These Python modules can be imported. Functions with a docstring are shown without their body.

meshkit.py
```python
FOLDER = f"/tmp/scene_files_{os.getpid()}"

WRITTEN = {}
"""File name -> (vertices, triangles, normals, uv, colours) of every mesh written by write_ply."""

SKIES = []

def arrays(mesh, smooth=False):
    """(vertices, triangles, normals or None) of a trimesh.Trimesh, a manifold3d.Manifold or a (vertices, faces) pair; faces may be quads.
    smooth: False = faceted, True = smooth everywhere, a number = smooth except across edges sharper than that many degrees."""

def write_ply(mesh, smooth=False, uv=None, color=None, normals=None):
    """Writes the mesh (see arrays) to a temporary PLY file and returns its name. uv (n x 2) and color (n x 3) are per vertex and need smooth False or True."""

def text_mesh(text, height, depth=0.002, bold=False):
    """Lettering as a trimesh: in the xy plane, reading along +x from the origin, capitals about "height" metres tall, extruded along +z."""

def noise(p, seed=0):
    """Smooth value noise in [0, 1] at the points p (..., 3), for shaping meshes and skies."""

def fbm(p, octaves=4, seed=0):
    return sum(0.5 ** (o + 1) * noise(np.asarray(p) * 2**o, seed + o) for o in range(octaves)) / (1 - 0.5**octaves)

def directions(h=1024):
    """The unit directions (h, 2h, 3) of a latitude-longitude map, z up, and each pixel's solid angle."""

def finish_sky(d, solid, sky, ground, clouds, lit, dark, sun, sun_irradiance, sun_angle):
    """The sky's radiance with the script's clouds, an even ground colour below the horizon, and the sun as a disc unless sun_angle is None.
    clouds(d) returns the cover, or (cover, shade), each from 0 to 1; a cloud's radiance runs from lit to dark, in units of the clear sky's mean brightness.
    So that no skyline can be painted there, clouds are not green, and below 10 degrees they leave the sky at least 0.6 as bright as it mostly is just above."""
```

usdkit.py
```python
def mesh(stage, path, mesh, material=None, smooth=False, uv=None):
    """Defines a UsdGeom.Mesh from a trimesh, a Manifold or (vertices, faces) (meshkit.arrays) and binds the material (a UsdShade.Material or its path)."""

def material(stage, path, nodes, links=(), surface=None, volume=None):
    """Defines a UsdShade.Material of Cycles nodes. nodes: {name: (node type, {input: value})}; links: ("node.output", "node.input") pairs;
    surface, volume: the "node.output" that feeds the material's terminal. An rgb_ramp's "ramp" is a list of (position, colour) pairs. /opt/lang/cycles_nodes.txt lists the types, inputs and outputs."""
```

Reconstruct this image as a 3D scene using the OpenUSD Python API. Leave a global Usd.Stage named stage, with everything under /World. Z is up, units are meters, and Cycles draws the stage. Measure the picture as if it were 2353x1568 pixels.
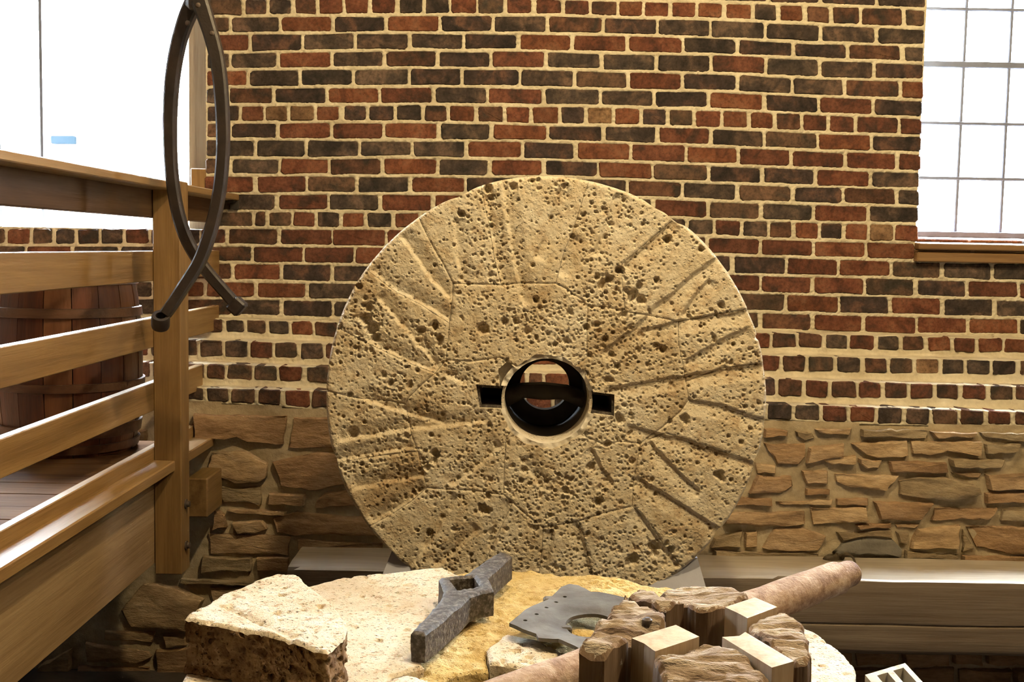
import math, random
import numpy as np
import trimesh
import shapely
from shapely.geometry import Polygon, LineString, Point
from shapely.ops import polygonize, unary_union
from scipy.spatial import Delaunay, cKDTree
import usdkit, meshkit
from meshkit import noise, fbm
from pxr import Usd, UsdGeom, UsdLux, UsdShade, Sdf, Gf

stage = Usd.Stage.CreateInMemory()
UsdGeom.SetStageUpAxis(stage, 'Z')
UsdGeom.SetStageMetersPerUnit(stage, 1.0)
UsdGeom.Xform.Define(stage, '/World')
UsdGeom.Scope.Define(stage, '/World/Looks')
RNG = np.random.default_rng(7)
random.seed(7)

# ------------------------------------------------------------------ camera
F, CX, CY, EYE = 2600.0, 1176.5, 784.0, 1.5
_v = np.array([(1190 - CX) / F, -(570 - CY) / F, -1.0]); _v /= np.linalg.norm(_v)     # world +y in camera axes
_a = np.array([1.0, -0.019, 0.0]); _a -= _a @ _v * _v; _a /= np.linalg.norm(_a)        # world +x
_z = np.cross(_a, _v)                                                                   # world +z
RT = np.stack([_a, _v, _z])            # rows: world axes in camera axes
cam = UsdGeom.Camera.Define(stage, '/World/Camera')
M4 = np.eye(4); M4[:3, :3] = RT.T; M4[3, :3] = (0, 0, EYE)
cam.AddTransformOp().Set(Gf.Matrix4d(*M4.ravel().tolist()))
cam.CreateHorizontalApertureAttr(36.0)
cam.CreateVerticalApertureAttr(36.0 * 1568 / 2353)
cam.CreateFocalLengthAttr(F / 2353 * 36.0)
cam.CreateClippingRangeAttr(Gf.Vec2f(0.05, 200))
cam.CreateExposureAttr(0.0)

# ------------------------------------------------------------------ light
sky = UsdLux.DomeLight.Define(stage, '/World/Sky')           # bright overcast sky outside the windows
sky.CreateColorAttr(Gf.Vec3f(0.80, 0.89, 1.0)); sky.CreateIntensityAttr(30.0)
sun = UsdLux.DistantLight.Define(stage, '/World/VeiledSun')   # the sun behind thin cloud, a broad soft glow high over the back of the building
sun.CreateAngleAttr(38.0); sun.CreateNormalizeAttr(True); sun.CreateColorAttr(Gf.Vec3f(0.84, 0.90, 1.0)); sun.CreateIntensityAttr(25.0)
_sd = Gf.Rotation(Gf.Vec3d(0, 0, -1), Gf.Vec3d(-.20, -.52, -.83))
sun.AddTransformOp().Set(Gf.Matrix4d().SetRotate(_sd))
WARM = Gf.Vec3f(1.0, 0.78, 0.43)
LAMPS = [((0.45, 2.10, 3.35), 64.0), ((1.70, 1.30, 3.30), 47.0), ((-0.85, 2.4, 3.30), 14.0), ((2.40, 2.1, 3.30), 18.0)]  # first is the key; the other three are unseen fill lamps, added
for i, (p, w) in enumerate(LAMPS):
    l = UsdLux.SphereLight.Define(stage, f'/World/CeilingLamp_{i}')
    l.CreateRadiusAttr(0.06); l.CreateColorAttr(WARM); l.CreateIntensityAttr(w / (math.pi * 4 * math.pi * 0.06 ** 2) * 3.0)
    l.AddTranslateOp().Set(Gf.Vec3d(*p))

# ------------------------------------------------------------------ helpers: picture coordinates to places in the room
def ray(px, py):
    px, py = np.broadcast_arrays(np.asarray(px, float), np.asarray(py, float))
    d = np.stack([(px - CX) / F, -(py - CY) / F, -np.ones_like(px)], -1)
    return d @ RT.T
def at_y(px, py, Y):
    d = ray(px, py); t = Y / d[..., 1]
    return np.array([0, 0, EYE]) + d * np.asarray(t)[..., None]
def at_z(px, py, Z):
    d = ray(px, py); t = (Z - EYE) / d[..., 2]
    return np.array([0, 0, EYE]) + d * np.asarray(t)[..., None]
def at_x(px, py, X):
    d = ray(px, py); t = X / d[..., 0]
    return np.array([0, 0, EYE]) + d * np.asarray(t)[..., None]

COUNT = {}
def path_for(name, parent):
    base = (parent.GetPath().pathString if parent else '/World') + '/' + name
    n = COUNT.get(base, 0); COUNT[base] = n + 1
    return base if n == 0 else f'{base}_{n:03d}'
def base_of(parent):
    return np.array(parent.GetCustomDataByKey('base') or (0, 0, 0), float) if parent else np.zeros(3)
BASES = {}
def obj(name, mesh, material, parent=None, smooth=False, kind=None, label=None):
    """one mesh prim; vertices are given in room coordinates"""
    if isinstance(mesh, list):
        mesh = trimesh.util.concatenate(mesh)
    if hasattr(mesh, 'to_mesh'):
        m = mesh.to_mesh(); mesh = trimesh.Trimesh(m.vert_properties[:, :3], m.tri_verts, process=False)
    if isinstance(mesh, tuple):
        mesh = trimesh.Trimesh(np.asarray(mesh[0], float), np.asarray(mesh[1]), process=False)
    b = BASES.get(parent.GetPath().pathString, np.zeros(3)) if parent else np.zeros(3)
    p = path_for(name, parent)
    BASES[p] = b
    mesh = trimesh.Trimesh(mesh.vertices - b, mesh.faces, process=False); mesh.remove_unreferenced_vertices()
    g = usdkit.mesh(stage, p, mesh, material, smooth=smooth)
    prim = g.GetPrim()
    if kind: prim.SetCustomDataByKey('kind', kind)
    if label: prim.SetCustomDataByKey('label', label)
    return prim
def thing(name, label, cat, base=(0, 0, 0), group=None, kind=None):
    p = path_for(name, None)
    x = UsdGeom.Xform.Define(stage, p); x.AddTranslateOp().Set(Gf.Vec3d(*map(float, base)))
    BASES[p] = np.asarray(base, float)
    return tag(x.GetPrim(), label, cat, group, kind)
def tag(prim, label, cat, group=None, kind=None):
    prim.SetCustomDataByKey('label', label); prim.SetCustomDataByKey('category', cat)
    if group: prim.SetCustomDataByKey('group', group)
    if kind: prim.SetCustomDataByKey('kind', kind)
    return prim

# ------------------------------------------------------------------ materials
def mat(name, ramp, scale=6.0, stretch=(1, 1, 1), detail=5, rough=0.85, bumps=(), spec=0.3, distortion=0.0, metallic=0.0, ramp2=None, scale2=40.0, mix2=0.35, stretch2=None, rnd=0.0):
    """ramp over a noise (stretched along the grain), a second finer noise mixed in, and bumps: (kind, scale, distance, strength[, stretch])"""
    n = {'tc': ('geometry', {}), 'mp': ('mapping', {'scale': stretch}),
         'n1': ('noise_texture', {'scale': scale, 'detail': float(detail), 'roughness': 0.6, 'distortion': float(distortion)}),
         'r1': ('rgb_ramp', {'ramp': ramp}),
         'p': ('principled_bsdf', {'roughness': rough, 'specular_ior_level': spec, 'metallic': metallic})}
    L = [('tc.position', 'mp.vector'), ('mp.vector', 'n1.vector'), ('n1.fac', 'r1.fac')]
    col = 'r1.color'
    if ramp2:
        n['mp2'] = ('mapping', {'scale': stretch2 or stretch})
        n['n2'] = ('noise_texture', {'scale': scale2, 'detail': 4.0, 'roughness': 0.65})
        n['r2'] = ('rgb_ramp', {'ramp': ramp2})
        n['mx'] = ('mix', {'mix_type': 'multiply', 'fac': mix2})
        L += [('tc.position', 'mp2.vector'), ('mp2.vector', 'n2.vector'), ('n2.fac', 'r2.fac'), (col, 'mx.color1'), ('r2.color', 'mx.color2')]
        col = 'mx.color'
    if rnd:
        n['oi'] = ('object_info', {}); n['mr'] = ('map_range', {'from_min': 0.0, 'from_max': 1.0, 'to_min': 1 - rnd, 'to_max': 1 + rnd})
        n['hv'] = ('hsv', {'hue': 0.5, 'saturation': 1.0})
        L += [('oi.random', 'mr.value'), ('mr.result', 'hv.value'), (col, 'hv.color')]
        col = 'hv.color'
    L.append((col, 'p.base_color'))
    last = None
    for i, b in enumerate(bumps):
        kind, sc, dist, st = b[:4]; sx = b[4] if len(b) > 4 else (1, 1, 1)
        n[f'bm{i}'] = ('mapping', {'scale': sx}); L.append(('tc.position', f'bm{i}.vector'))
        if kind == 'noise':
            n[f'bt{i}'] = ('noise_texture', {'scale': sc, 'detail': 4.0, 'roughness': 0.6}); out = f'bt{i}.fac'
        else:
            n[f'bt{i}'] = ('voronoi_texture', {'scale': sc, 'feature': 'f1', 'randomness': 1.0}); 
            n[f'bc{i}'] = ('map_range', {'from_min': 0.06, 'from_max': 0.26, 'to_min': 0.0, 'to_max': 1.0, 'clamp': True})
            L.append((f'bt{i}.distance', f'bc{i}.value')); out = f'bc{i}.result'
        L.append((f'bm{i}.vector', f'bt{i}.vector'))
        n[f'bb{i}'] = ('bump', {'distance': dist, 'strength': st}); L.append((out, f'bb{i}.height'))
        if last: L.append((last, f'bb{i}.normal'))
        last = f'bb{i}.normal'
    if last: L.append((last, 'p.normal'))
    return usdkit.material(stage, f'/World/Looks/{name}', n, L, surface='p.BSDF')

W2 = [(0.3, (0.55, 0.55, 0.55)), (0.6, (1, 1, 1))]
MT = {}
MT['mortar'] = mat('mortar', [(0.3, (.50, .43, .30)), (0.55, (.64, .57, .42)), (0.75, (.72, .66, .52))], 9, rough=.95, bumps=[('noise', 90, .004, .6), ('noise', 320, .0015, .5)], ramp2=W2, scale2=60, mix2=.25)
MT['mortar_old'] = mat('mortar_old', [(0.3, (.30, .235, .14)), (0.55, (.42, .34, .22)), (0.75, (.50, .42, .29))], 7, rough=.95, bumps=[('noise', 80, .005, .6), ('noise', 300, .0015, .5)], ramp2=W2, scale2=60, mix2=.3)
def brick(name, c, c2, c3):
    return mat(name, [(0.36, c), (0.5, c2), (0.64, c3)], 15, distortion=.5, rough=.88, bumps=[('noise', 70, .004, .5), ('noise', 260, .0015, .6)], ramp2=[(.34, (.4, .38, .37)), (.52, (1, 1, 1)), (.68, (1.35, 1.3, 1.25)), (.76, (2.2, 2.1, 2.0))], scale2=90, mix2=.65, rnd=.2)
BR = {'R': [brick('brick_red_a', (.07, .026, .015), (.13, .044, .022), (.17, .070, .036)), brick('brick_red_b', (.09, .033, .017), (.15, .053, .024), (.18, .080, .042)), brick('brick_red_c', (.05, .025, .017), (.11, .040, .022), (.15, .058, .032))],
      'M': [brick('brick_brown_a', (.034, .025, .019), (.085, .040, .024), (.135, .066, .038)), brick('brick_brown_b', (.042, .033, .024), (.085, .051, .032), (.14, .080, .050))],
      'D': [brick('brick_dark_a', (.025, .018, .0155), (.053, .037, .028), (.12, .075, .052)), brick('brick_dark_b', (.027, .021, .018), (.062, .045, .034), (.125, .084, .060)), brick('brick_dark_c', (.023, .0165, .015), (.049, .032, .026), (.115, .060, .040))],
      'T': [brick('brick_tan', (.10, .055, .028), (.17, .10, .052), (.21, .13, .072))]}
def stone_mat(name, k, tint=(1, 1, 1)):
    t = np.array(tint) * k
    return mat(name, [(.28, tuple(np.array((.24, .155, .085)) * t)), (.5, tuple(np.array((.40, .275, .155)) * t)), (.72, tuple(np.array((.50, .37, .235)) * t))], 5, stretch=(1, 1, 3.2), distortion=.6, rough=.9,
               bumps=[('noise', 22, .010, .6, (1, 1, 3)), ('noise', 110, .004, .6, (1, 1, 2.2))], ramp2=[(.35, (.5, .46, .42)), (.6, (1, 1, 1))], scale2=30, mix2=.5, stretch2=(1, 1, 3.5))
ST = [stone_mat('rubble_a', 1.0), stone_mat('rubble_b', .85, (1, .92, .85)), stone_mat('rubble_c', .9, (.9, 1, 1.05)), stone_mat('rubble_d', 1.1, (1, 1.02, 1))]
ST_GREY = mat('rubble_grey', [(.3, (.13, .12, .10)), (.7, (.22, .20, .165))], 6, rough=.9, bumps=[('noise', 60, .006, .5)])
def burr(name, warm):
    a, b, c = np.array((.40, .30, .18)), np.array((.55, .475, .35)), np.array((.62, .57, .47))
    a = a * (1 - .2 * warm)
    return mat(name, [(.30, tuple(a)), (.44, tuple(b)), (.68, tuple(c))], 4.5 + warm, detail=7, distortion=.4, rough=.9,
               bumps=[('voro', 95, .006, .55), ('voro', 190, .004, .5), ('noise', 200, .004, .6)], ramp2=[(.30, (.52, .36, .2)), (.46, (.95, .9, .82)), (.6, (1, 1, 1))], scale2=34, mix2=.6)
BURR = [burr('burr_stone_a', 0), burr('burr_stone_b', .5), burr('burr_stone_c', 1.0)]
MT['burr_pale'] = mat('burr_pale', [(.3, (.50, .41, .28)), (.5, (.66, .60, .50)), (.7, (.72, .68, .60))], 5, detail=6, rough=.9, bumps=[('voro', 80, .007, .8), ('voro', 150, .005, .7), ('noise', 200, .005, .7)], ramp2=[(.33, (.5, .33, .17)), (.42, (.98, .95, .9)), (.6, (1, 1, 1))], scale2=42, mix2=.7)
MT['burr_lamp_ochre'] = mat('burr_lamp_ochre', [(.3, (.44, .31, .12)), (.5, (.60, .47, .22)), (.7, (.68, .58, .36))], 6, detail=6, rough=.92, bumps=[('noise', 45, .012, .8), ('voro', 110, .006, .6), ('noise', 220, .004, .6)], ramp2=[(.3, (.55, .42, .2)), (.48, (1, 1, 1))], scale2=26, mix2=.6)  # ochre stone, with lamp yellow of the daylight shade put into its colour
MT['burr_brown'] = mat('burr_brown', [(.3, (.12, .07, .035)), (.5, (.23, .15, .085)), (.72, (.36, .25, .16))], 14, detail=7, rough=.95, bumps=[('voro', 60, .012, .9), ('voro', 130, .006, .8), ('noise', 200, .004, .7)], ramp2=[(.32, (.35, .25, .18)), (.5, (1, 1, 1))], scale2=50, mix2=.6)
MT['plaster'] = mat('plaster', [(.3, (.55, .50, .42)), (.7, (.70, .67, .60))], 12, rough=.9, bumps=[('noise', 120, .003, .5)])
MT['iron_dark'] = mat('iron_dark', [(.3, (.012, .010, .009)), (.7, (.03, .024, .02))], 30, rough=.6, spec=.4, bumps=[('noise', 160, .002, .4)])
MT['iron_rust'] = mat('iron_rust', [(.35, (.045, .032, .026)), (.6, (.09, .062, .046)), (.75, (.14, .095, .065))], 60, rough=.62, spec=.5, bumps=[('noise', 140, .003, .6)])
MT['iron_cast'] = mat('iron_cast', [(.34, (.018, .014, .011)), (.5, (.055, .043, .034)), (.66, (.17, .15, .13))], 110, rough=.6, spec=.5, bumps=[('noise', 120, .004, .7), ('noise', 320, .0015, .6)])
MT['iron_tongs'] = mat('iron_tongs', [(.3, (.012, .009, .008)), (.6, (.026, .018, .015)), (.75, (.042, .028, .021))], 14, rough=.42, spec=.5, bumps=[('noise', 90, .002, .5)])
MT['lead'] = mat('lead', [(.3, (.05, .042, .034)), (.5, (.115, .107, .097)), (.7, (.19, .185, .18))], 7, detail=7, rough=.75, spec=.25, bumps=[('noise', 40, .003, .4), ('noise', 300, .0008, .4)])
MT['steel_grey'] = mat('steel_grey', [(.3, (.28, .29, .36)), (.7, (.35, .36, .44))], 10, rough=.55, spec=.4, bumps=[('noise', 200, .0006, .3, (1, 1, .1))])
def wood(name, ax, c1, c2, c3, rough=.62, sc=9.0, bump=.0025, spec=.4):
    s = [1.0, 1.0, 1.0]; s[ax] = .09
    s2 = [1.0, 1.0, 1.0]; s2[ax] = .035
    return mat(name, [(.28, c1), (.5, c2), (.72, c3)], sc, stretch=tuple(s), distortion=.9, detail=5, rough=rough, spec=spec, bumps=[('noise', 70, bump, .5, tuple(s2)), ('noise', 220, .0012, .4, tuple(s2))], ramp2=[(.34, (.6, .52, .45)), (.56, (1, 1, 1))], scale2=70, mix2=.45, stretch2=tuple(s2))
OAK = ((.15, .084, .028), (.25, .15, .056), (.315, .20, .085))
for ax in range(3):
    MT[f'oak_{ax}'] = wood(f'oak_{ax}', ax, *OAK, rough=.5)
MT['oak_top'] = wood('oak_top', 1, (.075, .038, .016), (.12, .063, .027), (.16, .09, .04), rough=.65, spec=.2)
MT['fascia'] = wood('fascia', 1, (.20, .125, .055), (.30, .205, .105), (.37, .27, .155), rough=.7, sc=6)
MT['floorboard'] = wood('floorboard', 0, (.06, .028, .013), (.10, .05, .022), (.135, .072, .034), rough=.85, spec=.1)
MT['barrel'] = wood('barrel', 2, (.035, .012, .007), (.085, .026, .012), (.14, .045, .02), rough=.42, sc=14)
MT['barrel_light'] = wood('barrel_light', 2, (.07, .025, .011), (.14, .055, .024), (.20, .09, .04), rough=.45, sc=14)
MT['hoop'] = wood('hoop', 0, (.06, .026, .014), (.11, .05, .026), (.15, .075, .04), rough=.5, sc=18)
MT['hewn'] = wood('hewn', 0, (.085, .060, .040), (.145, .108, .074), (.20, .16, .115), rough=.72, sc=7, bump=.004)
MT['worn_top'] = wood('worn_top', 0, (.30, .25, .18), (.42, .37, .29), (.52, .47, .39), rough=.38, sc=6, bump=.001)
MT['weathered'] = wood('weathered', 2, (.06, .036, .021), (.16, .105, .066), (.26, .185, .125), rough=.9, sc=30, bump=.008)
MT['weathered_top'] = mat('weathered_top', [(.32, (.08, .05, .033)), (.46, (.27, .21, .16)), (.66, (.44, .385, .32))], 16, stretch=(.35, 1.3, 1), distortion=.8, detail=6, rough=.92, spec=.12, bumps=[('noise', 45, .016, .8, (.3, 1.3, 1)), ('noise', 150, .006, .8, (.6, 1.2, 1))], ramp2=[(.33, (.4, .3, .2)), (.5, (1, 1, 1))], scale2=30, mix2=.6, stretch2=(.2, 1.2, 1))
MT['fresh'] = wood('fresh', 2, (.38, .28, .175), (.47, .36, .24), (.53, .42, .295), rough=.6, sc=20, bump=.001)
MT['pole'] = mat('pole', [(.3, (.18, .11, .085)), (.5, (.36, .26, .19)), (.7, (.50, .40, .32))], 26, stretch=(.6, .6, 1.2), distortion=.5, detail=6, rough=.85, spec=.15, bumps=[('noise', 90, .005, .6)], ramp2=[(.35, (.5, .4, .38)), (.55, (1, 1, 1))], scale2=60, mix2=.6)
MT['white_block'] = mat('white_block', [(.3, (.38, .35, .29)), (.7, (.47, .44, .38))], 20, rough=.85, bumps=[('noise', 150, .002, .4)])
MT['trim'] = wood('trim', 0, (.16, .085, .03), (.235, .135, .052), (.29, .175, .075), rough=.55)
MT['frame_grey'] = wood('frame_grey', 2, (.22, .17, .13), (.28, .225, .175), (.32, .265, .215), rough=.6)
MT['muntin'] = mat('muntin', [(.3, (.17, .19, .26)), (.7, (.22, .245, .33))], 20, rough=.5)
MT['plain_wall'] = mat('plain_wall', [(.3, (.09, .065, .042)), (.7, (.12, .088, .058))], 2, rough=.9)
MT['ceiling'] = wood('ceiling', 1, (.06, .038, .022), (.09, .058, .032), (.12, .08, .045), rough=.8)
MT['floor'] = mat('floor', [(.3, (.045, .036, .028)), (.7, (.075, .06, .046))], 8, rough=.85, bumps=[('noise', 60, .003, .5)])
MT['render_white'] = mat('render_white', [(.3, (.86, .86, .86)), (.7, (.92, .92, .92))], 3, rough=.9)
MT['vent'] = mat('vent', [(.3, (.005, .008, .010)), (.7, (.008, .011, .014))], 3, rough=1.0, spec=0.0)
MT['rope'] = mat('rope', [(.3, (.05, .035, .02)), (.7, (.10, .075, .045))], 60, rough=.9, bumps=[('noise', 200, .003, .6)])
MT['glass'] = usdkit.material(stage, '/World/Looks/window_glass', {'t': ('transparent_bsdf', {'color': (.96, .98, .98)}), 'g': ('glossy_bsdf', {'roughness': .02, 'color': (1, 1, 1)}), 'geo': ('geometry', {}), 'io': ('mix_float', {'a': 1.45, 'b': 1 / 1.45}), 'f': ('fresnel', {'IOR': 1.45}), 'm': ('mix_closure', {})},
                              [('geo.backfacing', 'io.fac'), ('io.result', 'f.IOR'), ('f.fac', 'm.fac'), ('t.BSDF', 'm.closure1'), ('g.BSDF', 'm.closure2')], surface='m.closure')

# ------------------------------------------------------------------ shape helpers
def box(x0, x1, y0, y1, z0, z1, bevel=0.0):
    if bevel <= 0:
        m = trimesh.creation.box((x1 - x0, y1 - y0, z1 - z0)); m.apply_translation(((x0 + x1) / 2, (y0 + y1) / 2, (z0 + z1) / 2)); return m
    b = bevel; pts = []
    for sx in (0, 1):
        for sy in (0, 1):
            for sz in (0, 1):
                c = np.array([(x0, x1)[sx], (y0, y1)[sy], (z0, z1)[sz]]); d = np.array([1 - 2 * sx, 1 - 2 * sy, 1 - 2 * sz]) * b
                for k in range(3):
                    q = c + d; q[k] = c[k]; pts.append(q)
    return trimesh.convex.convex_hull(np.array(pts))
def X2(a, b): return a[..., 0] * b[..., 1] - a[..., 1] * b[..., 0]
def dense(ring, step):
    ring = np.asarray(ring, float); out = []
    for a, b in zip(ring, np.roll(ring, -1, 0)):
        n = max(1, int(round(np.linalg.norm(b - a) / step)))
        out += [a + (b - a) * k / n for k in range(n)]
    return np.array(out)
def rings_of(poly):
    return [np.array(poly.exterior.coords)[:-1]] + [np.array(r.coords)[:-1] for r in poly.interiors]
TOPS = [0]
def slab(poly, top, bottom, res, side_rings=2, side_noise=None, round_r=0.0, bres=None, close=True, raw=False):
    """a plate over a polygon in (u, v): top(u, v) gives the height w, sides go down to bottom. Returns vertices (u, v, w) and faces"""
    poly = shapely.geometry.polygon.orient(poly, 1.0); bres = bres or res
    rr = [r if raw else dense(r, bres) for r in rings_of(poly)]
    B = np.vstack(rr)
    x0, y0, x1, y1 = poly.bounds
    gx, gy = np.meshgrid(np.arange(x0, x1 + res, res), np.arange(y0, y1 + res, res * .866)); gx[1::2] += res / 2
    P = np.stack([gx.ravel(), gy.ravel()], 1)
    shapely.prepare(poly)
    P = P[shapely.contains_xy(poly, P[:, 0], P[:, 1])]
    kd = cKDTree(B)
    if len(P):
        dist = kd.query(P)[0]; P = P[dist > min(res, bres) * .55]
    A = np.vstack([B, P]) if len(P) else B
    t = Delaunay(A + 1e-7 * np.stack([np.sin(np.arange(len(A)) * 12.9), np.cos(np.arange(len(A)) * 7.3)], 1)).simplices
    c = A[t].mean(1); t = t[shapely.contains_xy(poly, c[:, 0], c[:, 1])]
    ar = X2(A[t[:, 1]] - A[t[:, 0]], A[t[:, 2]] - A[t[:, 0]])
    t[ar < 0] = t[ar < 0][:, ::-1]
    w = np.asarray(top(A[:, 0], A[:, 1]), float) * np.ones(len(A))
    if round_r > 0:
        dd = np.minimum(kd.query(A)[0], round_r); w = w - (round_r - np.sqrt(np.maximum(round_r ** 2 - (round_r - dd) ** 2, 0)))
    TOPS[0] = len(t); V = [np.column_stack([A, w])]; FF = [t]; off = len(A); k0 = 0
    bot_idx = []
    for r in rr:
        n = len(r); prev = None
        topw = w[k0:k0 + n]
        for j in range(side_rings + 1):
            f = j / side_rings; ww = topw * (1 - f) + bottom * f; q = r.copy()
            if side_noise is not None and j > 0: q = q + side_noise(q, ww)
            V.append(np.column_stack([q, ww])); idx = off + np.arange(n); off += n
            if prev is not None:
                nx = np.roll(prev, -1), np.roll(idx, -1)
                FF.append(np.column_stack([prev, idx, nx[1]])); FF.append(np.column_stack([prev, nx[1], nx[0]]))
            prev = idx
        bot_idx.append(prev); k0 += n
    if close:   # flat underside with the same plan
        nb = len(B); D2 = Delaunay(B + 1e-7 * np.stack([np.sin(np.arange(nb) * 3.1), np.cos(np.arange(nb) * 5.7)], 1)).simplices
        c = B[D2].mean(1); D2 = D2[shapely.contains_xy(poly, c[:, 0], c[:, 1])]
        allb = np.concatenate(bot_idx)
        ar = X2(B[D2[:, 1]] - B[D2[:, 0]], B[D2[:, 2]] - B[D2[:, 0]]); D2[ar > 0] = D2[ar > 0][:, ::-1]
        FF.append(allb[D2])
    return np.vstack(V), np.vstack(FF)
def lathe(profile, n=48, axis='z', centre=(0, 0, 0), arc=(0, 2 * math.pi)):
    """profile of (radius, height); closed loop if first == last"""
    p = np.asarray(profile, float); full = abs(arc[1] - arc[0] - 2 * math.pi) < 1e-6
    a = np.linspace(arc[0], arc[1], n, endpoint=not full)
    V = np.stack([p[None, :, 0] * np.cos(a)[:, None], p[None, :, 0] * np.sin(a)[:, None], np.broadcast_to(p[None, :, 1], (n, len(p)))], -1)
    m = len(p); FF = []
    for i in range(n if full else n - 1):
        j = (i + 1) % n
        for k in range(m - 1):
            FF += [(i * m + k, j * m + k, j * m + k + 1), (i * m + k, j * m + k + 1, i * m + k + 1)]
    V = V.reshape(-1, 3)
    if axis == 'y': V = V[:, [0, 2, 1]] * np.array([1, 1, 1]); FF = [f[::-1] for f in FF]
    return trimesh.Trimesh(V + np.array(centre), np.array(FF), process=False)
def bar(points, widths, depths, up=(0, 1, 0), chamfer=.25):
    """a forged bar along a polyline: an octagonal section, widths across, depths along up"""
    p = np.asarray(points, float); n = len(p); t = np.gradient(p, axis=0); t /= np.linalg.norm(t, axis=1, keepdims=True)
    u = np.asarray(up, float) - (t @ np.asarray(up, float))[:, None] * t; u /= np.linalg.norm(u, axis=1, keepdims=True)
    s = np.cross(t, u); wd = np.broadcast_to(widths, (n,)) / 2; dp = np.broadcast_to(depths, (n,)) / 2; c = 1 - chamfer
    sec = [(1, -c), (1, c), (c, 1), (-c, 1), (-1, c), (-1, -c), (-c, -1), (c, -1)]
    V = np.stack([p + s * (a * wd)[:, None] + u * (b * dp)[:, None] for a, b in sec], 1).reshape(-1, 3)
    FF = []
    for i in range(n - 1):
        for k in range(8):
            a, b = i * 8 + k, i * 8 + (k + 1) % 8
            FF += [(a, b, b + 8), (a, b + 8, a + 8)]
    for k in range(1, 7):
        FF.append((0, k + 1, k)); e = (n - 1) * 8; FF.append((e, e + k, e + k + 1))
    m = trimesh.Trimesh(V, np.array(FF), process=False); m.fix_normals(); return m
def spline(pts, n):
    from scipy.interpolate import CubicSpline
    p = np.asarray(pts, float); d = np.concatenate([[0], np.cumsum(np.linalg.norm(np.diff(p[:, :2], axis=0), axis=1))])
    return CubicSpline(d, p)(np.linspace(0, d[-1], n))
def roughen(m, amp, scale, seed=0):
    m = m.copy(); m.vertices += (np.stack([noise(m.vertices * scale + s, seed + s) for s in range(3)], 1) - .5) * 2 * amp; return m

# ------------------------------------------------------------------ the room
WY, ROOM_X, CEIL = 4.44, 3.3, 3.5
FLOOR_Z = -0.4
tag(obj('floor', box(-ROOM_X, ROOM_X, -3.0, WY + .35, -.1, FLOOR_Z), MT['floor']), 'dark floor of the lower level under the displayed stones', 'floor', kind='structure')
tag(obj('ceiling', box(-ROOM_X, ROOM_X, -3.0, WY + .35, CEIL, CEIL + .1), MT['ceiling']), 'brown boarded ceiling above the display', 'ceiling', kind='structure')
tag(obj('wall_left', box(-ROOM_X - .2, -ROOM_X, -3.0, WY + .35, FLOOR_Z, CEIL), MT['plain_wall']), 'plain tan wall left of the platform', 'wall', kind='structure')
tag(obj('wall_right', box(ROOM_X, ROOM_X + .2, -3.0, WY + .35, FLOOR_Z, CEIL), MT['plain_wall']), 'plain tan wall right of the display', 'wall', kind='structure')
tag(obj('wall_front', box(-ROOM_X, ROOM_X, -3.2, -3.0, FLOOR_Z, CEIL), MT['plain_wall']), 'plain tan wall behind the viewer', 'wall', kind='structure')

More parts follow.
